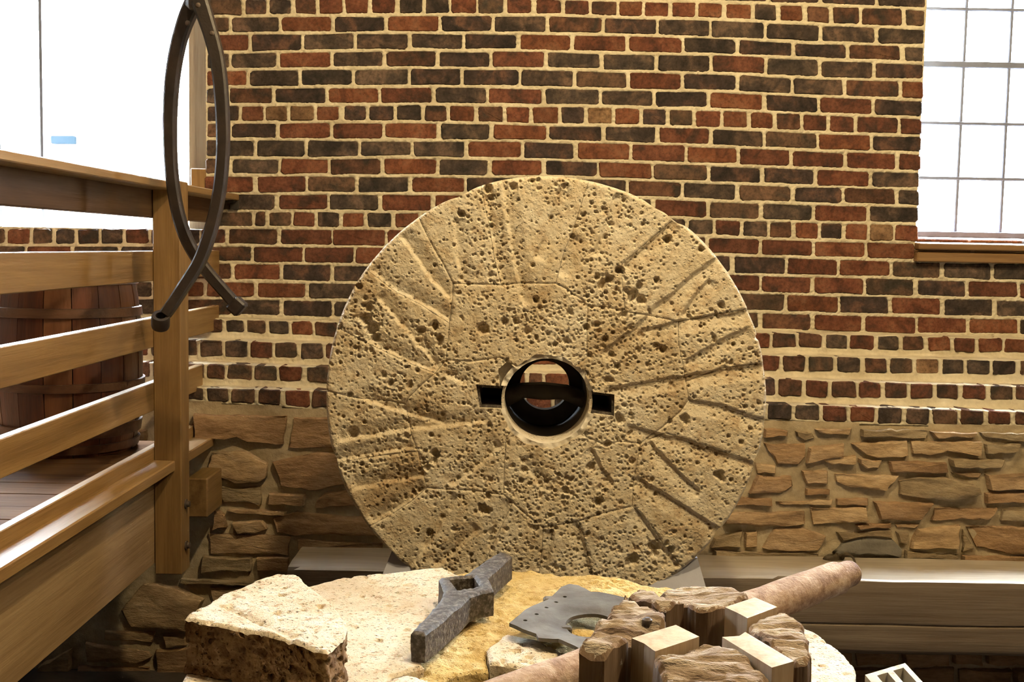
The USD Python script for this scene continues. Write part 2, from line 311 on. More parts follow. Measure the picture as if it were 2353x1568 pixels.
KN = [-60, 480, 575, 955, 1222, 1431, 1681, 1900, 2112, 2400]
BEDS = [[-45, -45, -45, -48, -46, -40, -36, -29, -21, -10], [-5, -5, -5, -8, -6, 0, 4, 11, 19, 30], [37, 37, 36, 33, 34, 38, 45, 56, 63, 72], [77, 77, 76, 74, 76, 79, 88, 98, 105, 115],
        [119, 119, 119, 114, 116, 122, 126, 136, 144, 154], [160, 160, 159, 155, 157, 163, 169, 180, 184, 194], [200, 200, 200, 198, 199, 205, 211, 222, 228, 238], [241, 241, 240.5, 239, 242, 245, 252, 262, 270, 280],
        [282, 282, 281, 280, 286, 288, 295, 305, 312, 322], [320, 320, 320, 321, 323, 328, 337, 346, 351, 360], [361, 361, 362, 362, 366, 371, 380, 388, 395, 404], [402, 402, 402, 404, 406, 411, 421, 429, 434, 442],
        [444, 444, 444, 445, 447, 453, 462, 469, 475, 482], [484, 484, 484, 487, 490, 496, 504.6, 510.5, 516, 524], [523, 523, 523, 526, 531, 538, 545, 552.5, 558, 564], [563, 564, 564, 568, 572, 578, 586, 593, 600, 605],
        [602, 603, 604, 610, 614, 620, 630, 635.5, 640, 648], [644, 645, 646, 653, 657, 663, 671, 678, 683, 690], [684, 685, 686, 693, 699, 706, 714, 721, 727, 733], [724, 725, 727, 735, 741, 748, 756, 763, 769, 772]]
bed = lambda k, x: np.interp(x, KN, BEDS[k])          # BEDS[k] is the bed above row k
redge = lambda y: 2127 - .032 * y
ROWS = {  # row: list of (joints, colour classes); E = edge of the right window
    0: [([1322, 1444, 1566, 1660, 1767, 1886, 2014, 'E'], 'DRDDDDD')],
    1: [([474, 557, 615, 673, 729, 789, 850, 913, 975, 1035, 1097, 1161, 1227, 1293, 1357, 1421, 1479, 1540, 1601, 1665, 1731, 1789, 1850, 1910, 1977, 2078, 'E'], 'MDDMRRRDDRMRRRMRRRRRDRMMMM')],
    2: [([474, 529, 643, 764, 887, 1011, 1133, 1258, 1385, 1510, 1634, 1760, 1886, 2015, 'E'], 'MDRDRDDMDDDDDD')],
    3: [([474, 574, 694, 817, 941, 1065, 1190, 1316, 1442, 1571, 1695, 1823, 1948, 2074, 'E'], 'RDDDDDRRRDDDMD')],
    4: [([474, 528, 638, 762, 884, 1005, 1129, 1255, 1382, 1509, 1634, 1760, 1884, 2009, 'E'], 'DDRDMDRDDDRDDD')],
    5: [([474, 569, 689, 812, 940, 1061, 1195, 1320, 1443, 1568, 1695, 1821, 1941, 2070, 'E'], 'RDDDDDDMRDDDMR')],
    6: [([474, 523, 629, 751, 872, 995, 1120, 1250, 1379, 1503, 1630, 1756, 1881, 2007, 'E'], 'DMDRRDRDDDRDRD')],
    7: [([474, 551, 608, 663, 724, 784, 844, 908, 970, 1030, 1094, 1159, 1220, 1285, 1346, 1411, 1473, 1534, 1595, 1658, 1720, 1781, 1842, 1904, 1966, 2067, 'E'], 'DRTTRDDDMRMRRDTRDMRRRMRRRR')],
    8: [([474, 528, 638, 762, 882, 1008, 1130, 1258, 1386, 1510, 1634, 1756, 1881, 2003, 'E'], 'MDRRRDRDDRDMRD')],
    9: [([474, 586, 703, 825, 948, 1072, 1201, 1322, 1451, 1577, 1697, 1819, 1942, 2064, 'E'], 'DDDDDRDRRRRRRR')],
    10: [([470, 528, 641, 757, 878, 1006, 1125, 1251, 1375, 1500, 1628, 1751, 1876, 2000, 'E'], 'MDRMRDRDRMDDRD')],
    11: [([470, 585, 702, 819, 941, 1069, 1190, 1321, 1441, 1568, 1696, 1822, 1938, 2061, 'E'], 'RRMDRDDDMDMDMD')],
    12: [([470, 636, 754, 873, 995, 1100, 1230, 1370, 1500, 1628, 1750, 1872, 1996, 'E'], 'DRDRRDMDRMDRD')],
    13: [([470, 583, 613, 671, 726, 783, 841, 903, 965], 'MMMRDRDR'), ([1520, 1580, 1642, 1704, 1766, 1825, 1884, 1940, 1997, 2057, 'E'], 'DDRDMRDRTR')],
    14: [([-50, 13, 71, 124, 174, 230, 285, 344, 404, 462], 'MRMDMDRMD'), ([462, 521, 641, 763, 887], 'RMRR'), ([1510, 1625, 1747, 1869, 1991, 2106], 'MRRRR')],
    15: [([-65, 59, 166, 274, 396, 462, 580, 698, 815, 930], 'MRMDRMRRR'), ([1570, 1684, 1808, 1926, 2048, 2165, 2281, 2400], 'DDRRMDD')],
    16: [([-40, 80, 198, 316, 420, 534, 645, 762, 880], 'RDMRMRDD'), ([1625, 1747, 1868, 1987, 2105, 2223, 2342, 2400], 'RRRMDRR')],
    17: [([-100, 20, 138, 256, 352, 472, 587, 705, 830], 'DMRDRRRD'), ([1690, 1806, 1929, 2045, 2167, 2287, 2400], 'MRDRDD')],
    18: [([-40, 80, 198, 300, 421, 534, 647, 765, 880], 'RDMDMDDD'), ([1625, 1746, 1867, 1984, 2107, 2225, 2342, 2400], 'MMRRRRD')]}
def brick_mesh(c, Y, rng, depth=.05, jit=1.3, proud=0.0):
    """c: px corners TL TR BR BL on the plane Y"""
    TL, TR, BR_, BL = [np.array(q, float) for q in c]
    w = np.linalg.norm(TR - TL); r = rng.uniform(2.0, 6.5, 4) * (1 if w > 80 else .85)
    lerp = lambda a, b, t: a + (b - a) * t
    h = np.linalg.norm(BL - TL)
    o = [lerp(TL, BL, min(r[0] / h, .3)), lerp(TL, TR, min(r[0] / w, .2)), lerp(TL, TR, rng.uniform(.35, .65)), lerp(TR, TL, min(r[1] / w, .2)), lerp(TR, BR_, min(r[1] / h, .3)),
         lerp(BR_, TR, min(r[2] / h, .3)), lerp(BR_, BL, min(r[2] / w, .2)), lerp(BR_, BL, rng.uniform(.35, .65)), lerp(BL, BR_, min(r[3] / w, .2)), lerp(BL, TL, min(r[3] / h, .3))]
    o = np.array(o) + rng.normal(0, jit * .55, (10, 2)); c0 = o.mean(0)
    inn = o + (c0 - o) / np.linalg.norm(c0 - o, axis=1, keepdims=True) * 2.2
    y = Y - proud + rng.uniform(-.002, .0025); tilt = rng.normal(0, .006, 2)
    fr = at_y(inn[:, 0], inn[:, 1], Y); fr[:, 1] = y + (fr[:, 0] - fr[:, 0].mean()) * tilt[0] + (fr[:, 2] - fr[:, 2].mean()) * tilt[1] + rng.normal(0, .0007, 10)
    md = at_y(o[:, 0], o[:, 1], Y); md[:, 1] = fr[:, 1] + .0045
    bk = md.copy(); bk[:, 1] = Y + depth
    V = np.vstack([fr, md, bk]); FF = [(0, k, k + 1) for k in range(1, 9)]
    for a in (0, 10):
        for k in range(10):
            k2 = (k + 1) % 10; FF += [(a + k, a + 10 + k, a + 10 + k2), (a + k, a + 10 + k2, a + k2)]
    m = trimesh.Trimesh(V, np.array(FF), process=False)
    return m
wall = thing('wall_back', 'red and dark brick wall with pale lime mortar behind the standing millstone', 'wall', kind='structure')
rngb = np.random.default_rng(11)
WQ = []
for k, segs in ROWS.items():
    for joints, cls in segs:
        for j, c in enumerate(cls):
            a, b = joints[j], joints[j + 1]
            first, last = j == 0, j == len(cls) - 1
            ga = 1.0 if (first and a in (474, 470, 462)) else 3.9
            gb = 3.9
            tl = (a + ga + rngb.normal(0, .9)); 
            if b == 'E':
                yt, yb = bed(k, 2115) + 4, bed(k + 1, 2115) - 4; tr, br = redge(yt), redge(yb)
            else: tr = b - gb + rngb.normal(0, .9); br = tr + rngb.normal(0, .7)
            bl = tl + rngb.normal(0, .7)
            t = lambda x: bed(k, x) + 3.5 + rngb.normal(0, .7)
            u = lambda x: bed(k + 1, x) - 3.5 + rngb.normal(0, .7)
            q = [(tl, t(tl)), (tr, t(tr)), (br, u(br)), (bl, u(bl))]; WQ.append(q)
            v = BR[c]; obj('brick', brick_mesh(q, WY, rngb), v[rngb.integers(len(v))], wall)
# the same brickwork where the picture does not reach it: behind the millstone and beyond the frame, joined in one mesh per tone
rngf = np.random.default_rng(19); FILL = {'R': [], 'M': [], 'D': []}
def fill_row(tp, bt, x0, x1, pitch, Y, store, quads=None, depth=.05):
    n = max(1, int(round((x1 - x0) / pitch))); e = np.linspace(x0, x1, n + 1); e[1:-1] += rngf.normal(0, 3, n - 1)
    for a, b in zip(e[:-1], e[1:]):
        if b - a < 14: continue
        q = [(a + 4, tp(a) + 3.5), (b - 4, tp(b) + 3.5), (b - 4, bt(b) - 3.5), (a + 4, bt(a) - 3.5)]
        if quads is not None: quads.append(q)
        store['RMDRD'[rngf.integers(5)]].append(brick_mesh(q, Y, rngf, depth=depth))
for k, segs in ROWS.items():
    hd = 61 if k in (1, 7, 13, 14) else 122; tp = lambda x, k=k: bed(k, x); bt = lambda x, k=k: bed(k + 1, x)
    for (j0, _), (j1, _) in zip(segs[:-1], segs[1:]):
        if j1[0] - j0[-1] > 20: fill_row(tp, bt, j0[-1], j1[0], hd, WY, FILL, WQ)
    if k == 0: fill_row(tp, bt, 474, 1322, 122, WY, FILL, WQ)
    if k >= 14: fill_row(tp, bt, -740, segs[0][0][0], 122, WY, FILL, WQ); fill_row(tp, bt, 2400 if k > 14 else 2112, 3120, 122, WY, FILL, WQ)
    elif k < 14: fill_row(tp, bt, 2865, 3120, 122, WY, FILL, WQ); fill_row(tp, bt, -740, -425, 122, WY, FILL, WQ)
for k in range(1, 14):
    tp = lambda x, k=k: bed(0, x) - 41 * k; bt = lambda x, k=k: bed(0, x) - 41 * (k - 1); up = k > 10
    for a, b in ([(-740, 3120)] if up else [(474 + (k % 2) * 2, 2127), (2865, 3120), (-740, -425)]): fill_row(tp, bt, a, b, 61 if k % 6 == 5 else 122, WY, FILL, WQ)
for c, ms in FILL.items():
    obj('brickwork', ms, BR[c][0], wall, kind='stuff')
# core of the wall with the two window openings
LWX1 = float(at_y(472, 300, WY)[0]); RWX0 = float(at_y(2117, 300, WY)[0]); LWX0, RWX1 = -2.75, 2.85
LWZ0 = float(at_y(240, 522, WY)[2]); RWZ0 = float(at_y(2230, 562, WY)[2]); WTOP = EYE + 1.75
core = [box(-ROOM_X, LWX0, WY + .02, WY + .35, 0, CEIL), box(LWX0, LWX1, WY + .02, WY + .35, 0, LWZ0 - .008), box(LWX0, LWX1, WY + .02, WY + .35, WTOP, CEIL), box(LWX1, RWX0, WY + .02, WY + .35, 0, CEIL),
        box(RWX0, RWX1, WY + .02, WY + .35, 0, RWZ0), box(RWX0, RWX1, WY + .02, WY + .35, WTOP, CEIL), box(RWX1, ROOM_X, WY + .02, WY + .35, 0, CEIL)]
obj('wall_core', core, MT['mortar'], wall)
def inside_depth(P2, quads, scale=1.0):
    """how far each point lies inside the nearest of the convex quads (0 outside)"""
    d = np.zeros(len(P2)); order = np.argsort(P2[:, 0]); xs = P2[order, 0]
    for q in quads:
        q = np.asarray(q, float); lo, hi = q.min(0), q.max(0)
        k = order[np.searchsorted(xs, lo[0]):np.searchsorted(xs, hi[0])]; k = k[(P2[k, 1] > lo[1]) & (P2[k, 1] < hi[1])]
        if not len(k): continue
        m = np.full(len(k), 1e9); c = q.mean(0)
        for a, b in zip(q, np.roll(q, -1, 0)):
            e = (b - a) / np.linalg.norm(b - a); nrm = np.array([-e[1], e[0]])
            if (c - a) @ nrm < 0: nrm = -nrm
            m = np.minimum(m, (P2[k] - a) @ nrm)
        d[k] = np.maximum(d[k], m)
    return np.maximum(d, 0) * scale
def sheet(X, Z, Yf, keep, amp=.0045, sc=70, seed=3, quads=None):
    gx, gz = np.meshgrid(X, Z); P = np.stack([gx, np.zeros_like(gx), gz], -1)
    y = Yf + (fbm(P * sc, 3, seed) - .45) * 2 * amp + (fbm(P * 9, 2, seed + 9) - .4) * .004
    if quads is not None:
        di = inside_depth(np.column_stack([gx.ravel(), gz.ravel()]), quads).reshape(gx.shape)
        y = y - .0035 * np.exp(-(di / .003) ** 2) * (noise(P * 26, seed + 5) - .35) + np.minimum(di * 1.5, .02)
    P[..., 1] = y; n, m = gx.shape
    i, j = np.meshgrid(np.arange(n - 1), np.arange(m - 1), indexing='ij'); ok = keep((gx[:-1, :-1] + gx[1:, 1:]) / 2, (gz[:-1, :-1] + gz[1:, 1:]) / 2)
    a = (i * m + j)[ok]; b = a + 1; c = a + m; d = c + 1
    return P.reshape(-1, 3), np.vstack([np.column_stack([a, b, d]), np.column_stack([a, d, c])])
Xs = np.unique(np.concatenate([np.linspace(-3.29, -2.3, 60), np.linspace(-2.3, LWX1 + .002, 240), np.linspace(LWX1 + .002, RWX0 - .002, 760), np.linspace(RWX0 - .002, 2.3, 170), np.linspace(2.3, 3.29, 60)]))
Zs = np.unique(np.concatenate([np.linspace(1.08, LWZ0 - .006, 125), np.linspace(LWZ0 - .006, 2.5, 250), np.linspace(2.5, CEIL, 70)]))
keep = lambda x, z: ~(((x < LWX1 + .001) & (x > LWX0) & (z > LWZ0 - .006) & (z < WTOP)) | ((x > RWX0 - .001) & (x < RWX1) & (z > RWZ0) & (z < WTOP)))
V_, F_ = sheet(Xs, Zs, WY + .002, keep, amp=.0055, sc=110, quads=[at_y(*np.array(q).T, WY)[:, [0, 2]] for q in WQ])
obj('mortar', (V_, F_), MT['mortar'], wall, smooth=True)

# stepped footing: four courses of headers, each standing further out
K2 = lambda pts: (lambda x: np.interp(x, [p[0] for p in pts], [p[1] for p in pts]))
STEP = [(K2([(-60, 722), (460, 733), (515, 735), (735, 740), (1777, 766), (2017, 772), (2400, 781)]), K2([(-60, 750), (460, 762), (580, 765), (755, 773), (1790, 798), (2017, 804), (2400, 812)]), WY - .08,
         [([-100, -42, 16, 74, 132, 190, 248, 306, 364, 422, 468, 514, 563, 614, 666, 720, 778, 836], 'MRMDMRDMRMMDMDRM' + 'M'), ([1100, 1160, 1222, 1283, 1345, 1406], 'MRMMR'), ([1655, 1714, 1773, 1832, 1894, 1952, 2013, 2068, 2129, 2188, 2245, 2307, 2368], 'MRMMDRDMRRRR')]),
        (K2([(-60, 772), (515, 783), (745, 790), (1795, 818), (2017, 823), (2400, 831)]), K2([(-60, 808), (515, 820), (743, 825), (1795, 852), (2017, 858), (2400, 862)]), WY - .16,
         [([-64, -6, 52, 110, 168, 226, 284, 342, 400, 456, 514, 571, 629, 687, 745, 803, 861], 'RMMDMMRMMMDRMDMM'), ([1097, 1156, 1216, 1284, 1345, 1405], 'RMRMM'), ([1675, 1735, 1795, 1856, 1919, 1982, 2042, 2101, 2162, 2219, 2278, 2340, 2402], 'RRMMDMMTDDDM')]),
        (K2([(-60, 824), (500, 837), (703, 844), (1790, 872), (2017, 879), (2400, 890)]), K2([(-60, 858), (500, 871), (703, 877), (1790, 910), (2017, 915), (2400, 919)]), WY - .24,
         [([-72, -12, 48, 108, 168, 228, 288, 348, 410, 472, 519, 580, 638, 699, 759, 819], 'MMRMDMMRMMMMRMM'), ([1090, 1151, 1212, 1250, 1312, 1374], 'MRMRM'), ([1662, 1722, 1783, 1847, 1908, 1970, 2030, 2088, 2149, 2208, 2270, 2330, 2392], 'RDMRMRMRMRMM')]),
        (K2([(-60, 877), (480, 892), (735, 899), (1790, 930), (2017, 936), (2400, 949)]), K2([(-60, 906), (480, 921), (735, 938), (1780, 962), (2017, 973), (2400, 977)]), WY - .32,
         [([-70, -8, 54, 116, 178, 240, 302, 364, 415, 470, 528, 589, 650, 714, 776, 838], 'MRMDMMRDMDMMRMM'), ([1640, 1701, 1762, 1823, 1886, 1951, 2015, 2078, 2140, 2204, 2267, 2328, 2390], 'MMDDRRDDMMRM')])]
foot = thing('trim_1', 'stepped footing of brick headers jutting out below the brick wall', 'brick footing', kind='structure')
colx = np.linspace(-740, 3110, 1400); prof = []; FQ = []; FF_ = {'R': [], 'M': [], 'D': []}
prevY = WY
for k, (tp, bt, Y, segs) in enumerate(STEP):
    prof.append((tp(colx) - 7, prevY + .004)); prof.append((tp(colx) - 4.5, prevY - .012)); prof.append((tp(colx) - 2.5, (prevY + Y) / 2)); prof.append((tp(colx) - 1.0, Y + .012)); prof.append((tp(colx) + 1.5, Y + .0045))
    for t in np.linspace(.06, 1.0, 14): prof.append((tp(colx) * (1 - t) + (bt(colx)) * t, Y + .0045))
    prof.append((bt(colx) + 6, Y + .006))
    for joints, cls in segs:
        for j, c in enumerate(cls):
            a, b = joints[j] + 4.6 + rngb.normal(0, 1), joints[j + 1] - 4.6 + rngb.normal(0, 1)
            q = [(a, tp(a) + .5), (b, tp(b) + .5), (b + rngb.normal(0, 1.2), bt(b) + rngb.normal(0, .8)), (a + rngb.normal(0, 1.2), bt(a) + rngb.normal(0, .8))]
            FQ.append(q); v = BR[c]; obj('brick', brick_mesh(q, Y, rngb, depth=.10, jit=1.6), v[rngb.integers(len(v))], foot)
    for (j0, _), (j1, _) in zip(segs[:-1], segs[1:]): fill_row(lambda x: tp(x) - 3, lambda x: bt(x) + 3.5, j0[-1], j1[0], 61, Y, FF_, FQ, .1)
    fill_row(lambda x: tp(x) - 3, lambda x: bt(x) + 3.5, segs[-1][0][-1], 3110, 61, Y, FF_, FQ, .1); fill_row(lambda x: tp(x) - 3, lambda x: bt(x) + 3.5, -740, segs[0][0][0], 61, Y, FF_, FQ, .1)
    prevY = Y
for c, ms in FF_.items():
    obj('brickwork', ms, BR[c][0], foot, kind='stuff')
prof.append((STEP[-1][1](colx) + 9, STEP[-1][2] + .03)); prof.append((STEP[-1][1](colx) + 14, STEP[-1][2] + .12))
G = np.stack([at_y(colx, pz, yy) for pz, yy in prof])         # profile x columns
PXY = np.stack([np.broadcast_to(colx, (len(prof), len(colx))), np.stack([p[0] * np.ones(len(colx)) for p in prof])], -1)
di = inside_depth(PXY.reshape(-1, 2), FQ, 1 / 610).reshape(G.shape[:2])
nz = (fbm(G * 90, 3, 5) - .45) * .010 + (fbm(G * 12, 2, 6) - .4) * .006 - np.minimum(di * 2.5, .022)
G[..., 1] -= nz; G[..., 2] += (fbm(G * 35, 2, 8) - .45) * .008
n, m = G.shape[:2]; i, j = np.meshgrid(np.arange(n - 1), np.arange(m - 1), indexing='ij'); a = (i * m + j).ravel()
obj('mortar', (G.reshape(-1, 3), np.vstack([np.column_stack([a, a + m + 1, a + 1]), np.column_stack([a, a + m, a + m + 1])])), MT['mortar'], foot, smooth=True)

# rubble stone base of the wall
FY = 4.10
base = thing('wall_base', 'base of the wall in rough brown rubble stone below the brick footing', 'stone wall', kind='structure')
_px = np.linspace(-800, 3200, 300); _tp = at_y(_px, STEP[-1][1](_px) + 4, FY); TX, TZ_ = _tp[:, 0], _tp[:, 2]
SX = np.linspace(-3.29, 3.29, 390); SZ = np.linspace(FLOOR_Z, float(at_y(1200, 930, FY)[2]) + .02, 130)
V_, F_ = sheet(SX, SZ, FY + .006, lambda x, z: z < np.interp(x, TX, TZ_), amp=.008, sc=38, seed=21)
obj('mortar', (V_, F_), MT['mortar_old'], base, smooth=True)
obj('wall_core', box(-ROOM_X, ROOM_X, FY + .03, WY + .35, FLOOR_Z, float(at_y(1200, 940, FY)[2])), MT['mortar_old'], base)
RUB = [[(1755,985),(1810,990),(1808,1001),(1755,1006)],[(1827,991),(1866,993),(1871,1007),(1850,1010),(1831,1005)],[(1873,986),(1956,985),(1953,998),(1902,1001),(1881,995)],[(1976,986),(2131,989),(2131,1006),(2007,1006),(1976,1003)],
[(2135,991),(2244,993),(2238,1003),(2175,1005),(2148,1007)],[(2248,993),(2373,995),(2373,1016),(2321,1015),(2284,1009),(2258,1003)],[(1753,1020),(1850,1020),(1852,1047),(1839,1068),(1787,1068)],[(1856,1028),(1940,1020),(1940,1043),(1931,1049),(1852,1064)],
[(1883,1053),(1965,1046),(1965,1066),(1908,1068)],[(1973,1053),(2025,1058),(2019,1074),(1990,1077),(1973,1064)],[(1955,1018),(2083,1012),(2087,1047),(2016,1053),(1986,1047)],[(2091,1014),(2254,1014),(2252,1047),(2175,1039),(2133,1047),(2095,1043)],
[(2261,1020),(2342,1020),(2336,1037),(2307,1045),(2263,1041)],[(2039,1058),(2173,1064),(2175,1085),(2154,1088),(2045,1085)],[(2179,1053),(2309,1055),(2302,1074),(2258,1076),(2183,1072)],[(1841,1081),(1904,1081),(1902,1112),(1852,1112)],
[(1919,1089),(2065,1093),(2046,1114),(2038,1129),(1952,1120),(1921,1108)],[(1850,1122),(1908,1125),(1904,1135),(1848,1139)],[(1739,1091),(1789,1095),(1818,1093),(1822,1118),(1793,1133),(1720,1133)],[(1735,1064),(1783,1072),(1783,1087),(1739,1089)],
[(2064,1104),(2093,1097),(2175,1095),(2248,1118),(2250,1133),(2194,1152),(2095,1143),(2066,1133)],[(2265,1091),(2375,1087),(2375,1125),(2269,1125)],[(2263,1133),(2375,1129),(2375,1156),(2263,1156)],[(2183,1085),(2252,1087),(2250,1099),(2217,1097)],
[(1700,1143),(1772,1146),(1774,1160),(1690,1162)],[(1781,1154),(1915,1150),(1912,1160),(1802,1161)],[(1921,1146),(1994,1146),(1994,1162),(1921,1160)],[(1675,1179),(1848,1175),(1850,1206),(1756,1210),(1660,1200)],[(1862,1168),(1990,1166),(1994,1198),(1923,1204),(1868,1206)],
[(2005,1152),(2143,1158),(2116,1193),(2091,1197),(2020,1193)],[(2146,1168),(2292,1168),(2271,1193),(2139,1196)],[(2302,1171),(2375,1171),(2375,1200),(2298,1196)],[(1964,1204),(2049,1203),(2047,1212),(1968,1212)],[(2056,1206),(2112,1203),(2104,1214),(2062,1214)],
[(1776,1215),(1848,1213),(1899,1232),(1882,1266),(1810,1268),(1750,1262)],['g',(1912,1270),(1933,1249),(1997,1237),(2048,1241),(2072,1262),(2070,1279)],[(1920,1224),(2048,1217),(2052,1236),(1997,1232),(1933,1241)],[(2057,1222),(2087,1224),(2082,1253),(2067,1249)],
[(2108,1215),(2206,1207),(2204,1262),(2091,1260),(2091,1241)],[(2212,1215),(2240,1262),(2210,1271)],[(2219,1209),(2375,1211),(2375,1271),(2325,1275),(2244,1258)],[(2078,1266),(2202,1275),(2202,1286),(2078,1281)],[(2210,1277),(2375,1279),(2375,1292),(2210,1288)],[(1640,1235),(1705,1221),(1703,1256),(1630,1258)],[(1712,1223),(1739,1221),(1739,1258),(1711,1258)],[(1640,1264),(1760,1270),(1880,1272),(1880,1284),(1640,1284)],
[(446,951),(661,957),(653,1022),(571,1016),(546,1005),(517,1009),(452,1005)],[(676,959),(780,957),(800,1032),(664,1030)],[(488,1039),(563,1035),(588,1051),(615,1064),(615,1097),(599,1106),(546,1110),(492,1095),(477,1072)],[(626,1060),(726,1039),(790,1043),(810,1108),(726,1129),(643,1116)],
[(498,1120),(601,1118),(601,1162),(567,1156),(513,1154)],[(618,1133),(703,1135),(701,1162),(615,1158)],[(726,1152),(743,1135),(820,1122),(830,1160),(756,1166),(722,1166)],[(525,1170),(661,1175),(657,1183),(546,1179)],[(534,1200),(605,1193),(618,1214),(588,1227),(546,1225)],
[(626,1191),(682,1175),(797,1187),(870,1191),(880,1229),(672,1229),(636,1223)],[(492,1166),(521,1181),(521,1212),(492,1219)],[(480,1225),(668,1232),(664,1274),(482,1272)],[(683,1240),(880,1250),(880,1262),(683,1262)],[(465,1278),(580,1282),(580,1313),(461,1316)],[(589,1282),(664,1280),(664,1313),(591,1309)],
[(415,1330),(599,1336),(591,1341),(415,1337)],[(330,1340),(405,1346),(470,1378),(440,1448),(300,1440),(280,1400)],[(196,1478),(338,1497),(351,1510),(317,1526),(200,1518)],[(376,1457),(430,1459),(430,1480),(380,1489)],[(240,1450),(359,1453),(351,1475),(240,1470)],[(359,1493),(440,1489),(440,1580),(359,1580)],[(180,1530),(345,1535),(345,1590),(170,1590)],[(480,1350),(600,1345),(620,1400),(500,1420)],[(90,1530),(165,1490),(165,1590),(80,1590)]]
rngs = np.random.default_rng(23)
def rubble_mesh(px, rng, Y):
    q = dense(px, 17.0); c0 = q.mean(0)
    q = q + rng.normal(0, 1.1, q.shape); n = len(q)
    lo = lambda r, dz: None
    size = math.sqrt(abs(Polygon(px).area)); out = rng.uniform(.006, .026) * min(1.0, size / 50 + .25)
    rad = lambda f: q + (c0 - q) * f
    layers = [(q, .03), (q + (c0 - q) / np.maximum(np.linalg.norm(c0 - q, axis=1, keepdims=True), 1) * 1.2, -.45 * out), (q + (c0 - q) / np.maximum(np.linalg.norm(c0 - q, axis=1, keepdims=True), 1) * 4.0, -out), (rad(.45), -out), (rad(.78), -out)]
    V = []; tilt = rng.normal(0, .0004, 2)
    for i, (p, yy) in enumerate(layers):
        w = at_y(p[:, 0], p[:, 1], Y); dy = yy * np.ones(n)
        if i >= 2: dy = dy + (fbm(w * np.array([16, 1, 45]), 3, 31) - .45) * .016 * min(1, size / 60) + (p - c0) @ tilt * .3
        w[:, 1] = Y + dy; V.append(w)
    w = at_y(c0[0], c0[1], Y); w[1] = Y - out; V.append(w[None])
    V = np.vstack(V); FF = []
    for l in range(len(layers) - 1):
        for k in range(n):
            k2 = (k + 1) % n; a, b = l * n + k, l * n + k2; FF += [(a, b, b + n), (a, b + n, a + n)]
    l = (len(layers) - 1) * n
    FF += [(l + k, l + (k + 1) % n, len(V) - 1) for k in range(n)]
    m = trimesh.Trimesh(V, np.array(FF), process=False)
    return m
for s in RUB:
    g = s[0] == 'g'; s = s[1:] if g else s
    s = np.array(s, float)
    if X2(s[1] - s[0], s[2] - s[0]) < 0: s = s[::-1]
    m = rubble_mesh(s, rngs, FY)
    obj('stone', m, ST_GREY if g else ST[rngs.integers(4)], base, smooth=50)

# rubble hidden by the millstone or beyond the frame, joined
taken = unary_union([Polygon(q[1:] if q[0] == 'g' else q).buffer(5) for q in RUB] + [shapely.box(440, 930, 862, 1345), shapely.box(1690, 980, 2362, 1296), shapely.box(100, 1300, 700, 1568)])
rub = []; y = 985.0
while y < 1840:
    h = rngs.uniform(24, 44); x = -720 + rngs.uniform(0, 60)
    while x < 3000:
        w = rngs.uniform(55, 150); p = np.array([(x + 4, y + 4), (x + w - 4, y + 4 + rngs.normal(0, 2)), (x + w - 5, y + h - 4), (x + 6, y + h - 4 + rngs.normal(0, 2))])
        if not Polygon(p).buffer(0).intersects(taken): rub.append(rubble_mesh(p, rngs, FY))
        x += w
    y += h
obj('rubble', rub, ST[1], base, smooth=50, kind='stuff')

# ------------------------------------------------------------------ windows
def P(px, py, Y): return at_y(px, py, Y)
wy = WY + .16
w1 = thing('window_1', 'large bright window with plain glass left of the brick wall, behind the railing', 'window', kind='structure')
fx0 = float(P(441, 300, wy)[0])
obj('window_frame', [box(fx0, LWX1 + .03, wy - .05, wy + .05, LWZ0, WTOP, .004), box(LWX0, LWX0 + .07, wy - .05, wy + .05, LWZ0, WTOP), box(LWX0, LWX1, wy - .05, wy + .05, WTOP - .07, WTOP), box(LWX0, LWX1, wy - .05, wy + .05, LWZ0 - .06, LWZ0 - .012)], MT['frame_grey'], w1)
bx = P(98, 300, wy)[0]
obj('glazing_bar', box(bx - .0055, bx + .0055, wy - .01, wy + .01, LWZ0 - .012, WTOP - .07), MT['muntin'], w1)
bx2 = P(1, 300, wy)[0]
obj('glazing_bar', box(bx2 - .0025, bx2 + .0025, wy - .008, wy + .008, LWZ0 - .012, WTOP - .07), MT['muntin'], w1)
for a, b in ((LWX0 + .07, bx2 - .0025), (bx2 + .0025, bx - .0055), (bx + .0055, fx0)):
    obj('pane', box(a, b, wy - .003, wy + .003, LWZ0 - .012, WTOP - .07), MT['glass'], w1)
jb = P(456, 405, WY + .04)
obj('sill_block', box(jb[0] - .022, LWX1 + .006, WY + .005, WY + .12, float(P(456, 440, WY + .04)[2]), float(P(456, 388, WY + .04)[2]), .004), MT['oak_2'], w1)
wy = WY + .13
w2 = thing('window_2', 'bright window with small panes and dark glazing bars at the right edge', 'window', kind='structure')
zb = lambda x, y: float(P(x, y, wy)[2])
zr0 = zb(2230, 547)
obj('bottom_rail', box(RWX0 - .03, RWX1, wy - .025, wy + .025, zr0, zb(2230, 533), .003), MT['muntin'], w2)
obj('window_frame', [box(RWX0 - .05, RWX0 - .012, wy - .04, wy + .04, RWZ0, WTOP), box(RWX1 - .04, RWX1, wy - .04, wy + .04, RWZ0, WTOP), box(RWX0, RWX1, wy - .04, wy + .04, WTOP - .05, WTOP)], MT['frame_grey'], w2)
ZH = [zb(2230, y) for y in (411, 285, 150, 23)]; dz = ZH[1] - ZH[0]; ZH += [ZH[3] + dz * k for k in (1, 2, 3)]
XV = [float(P(x, 285, wy)[0]) for x in (2205, 2309)]; XV += [XV[1] + (XV[1] - XV[0]) * k for k in (1, 2, 3, 4)]
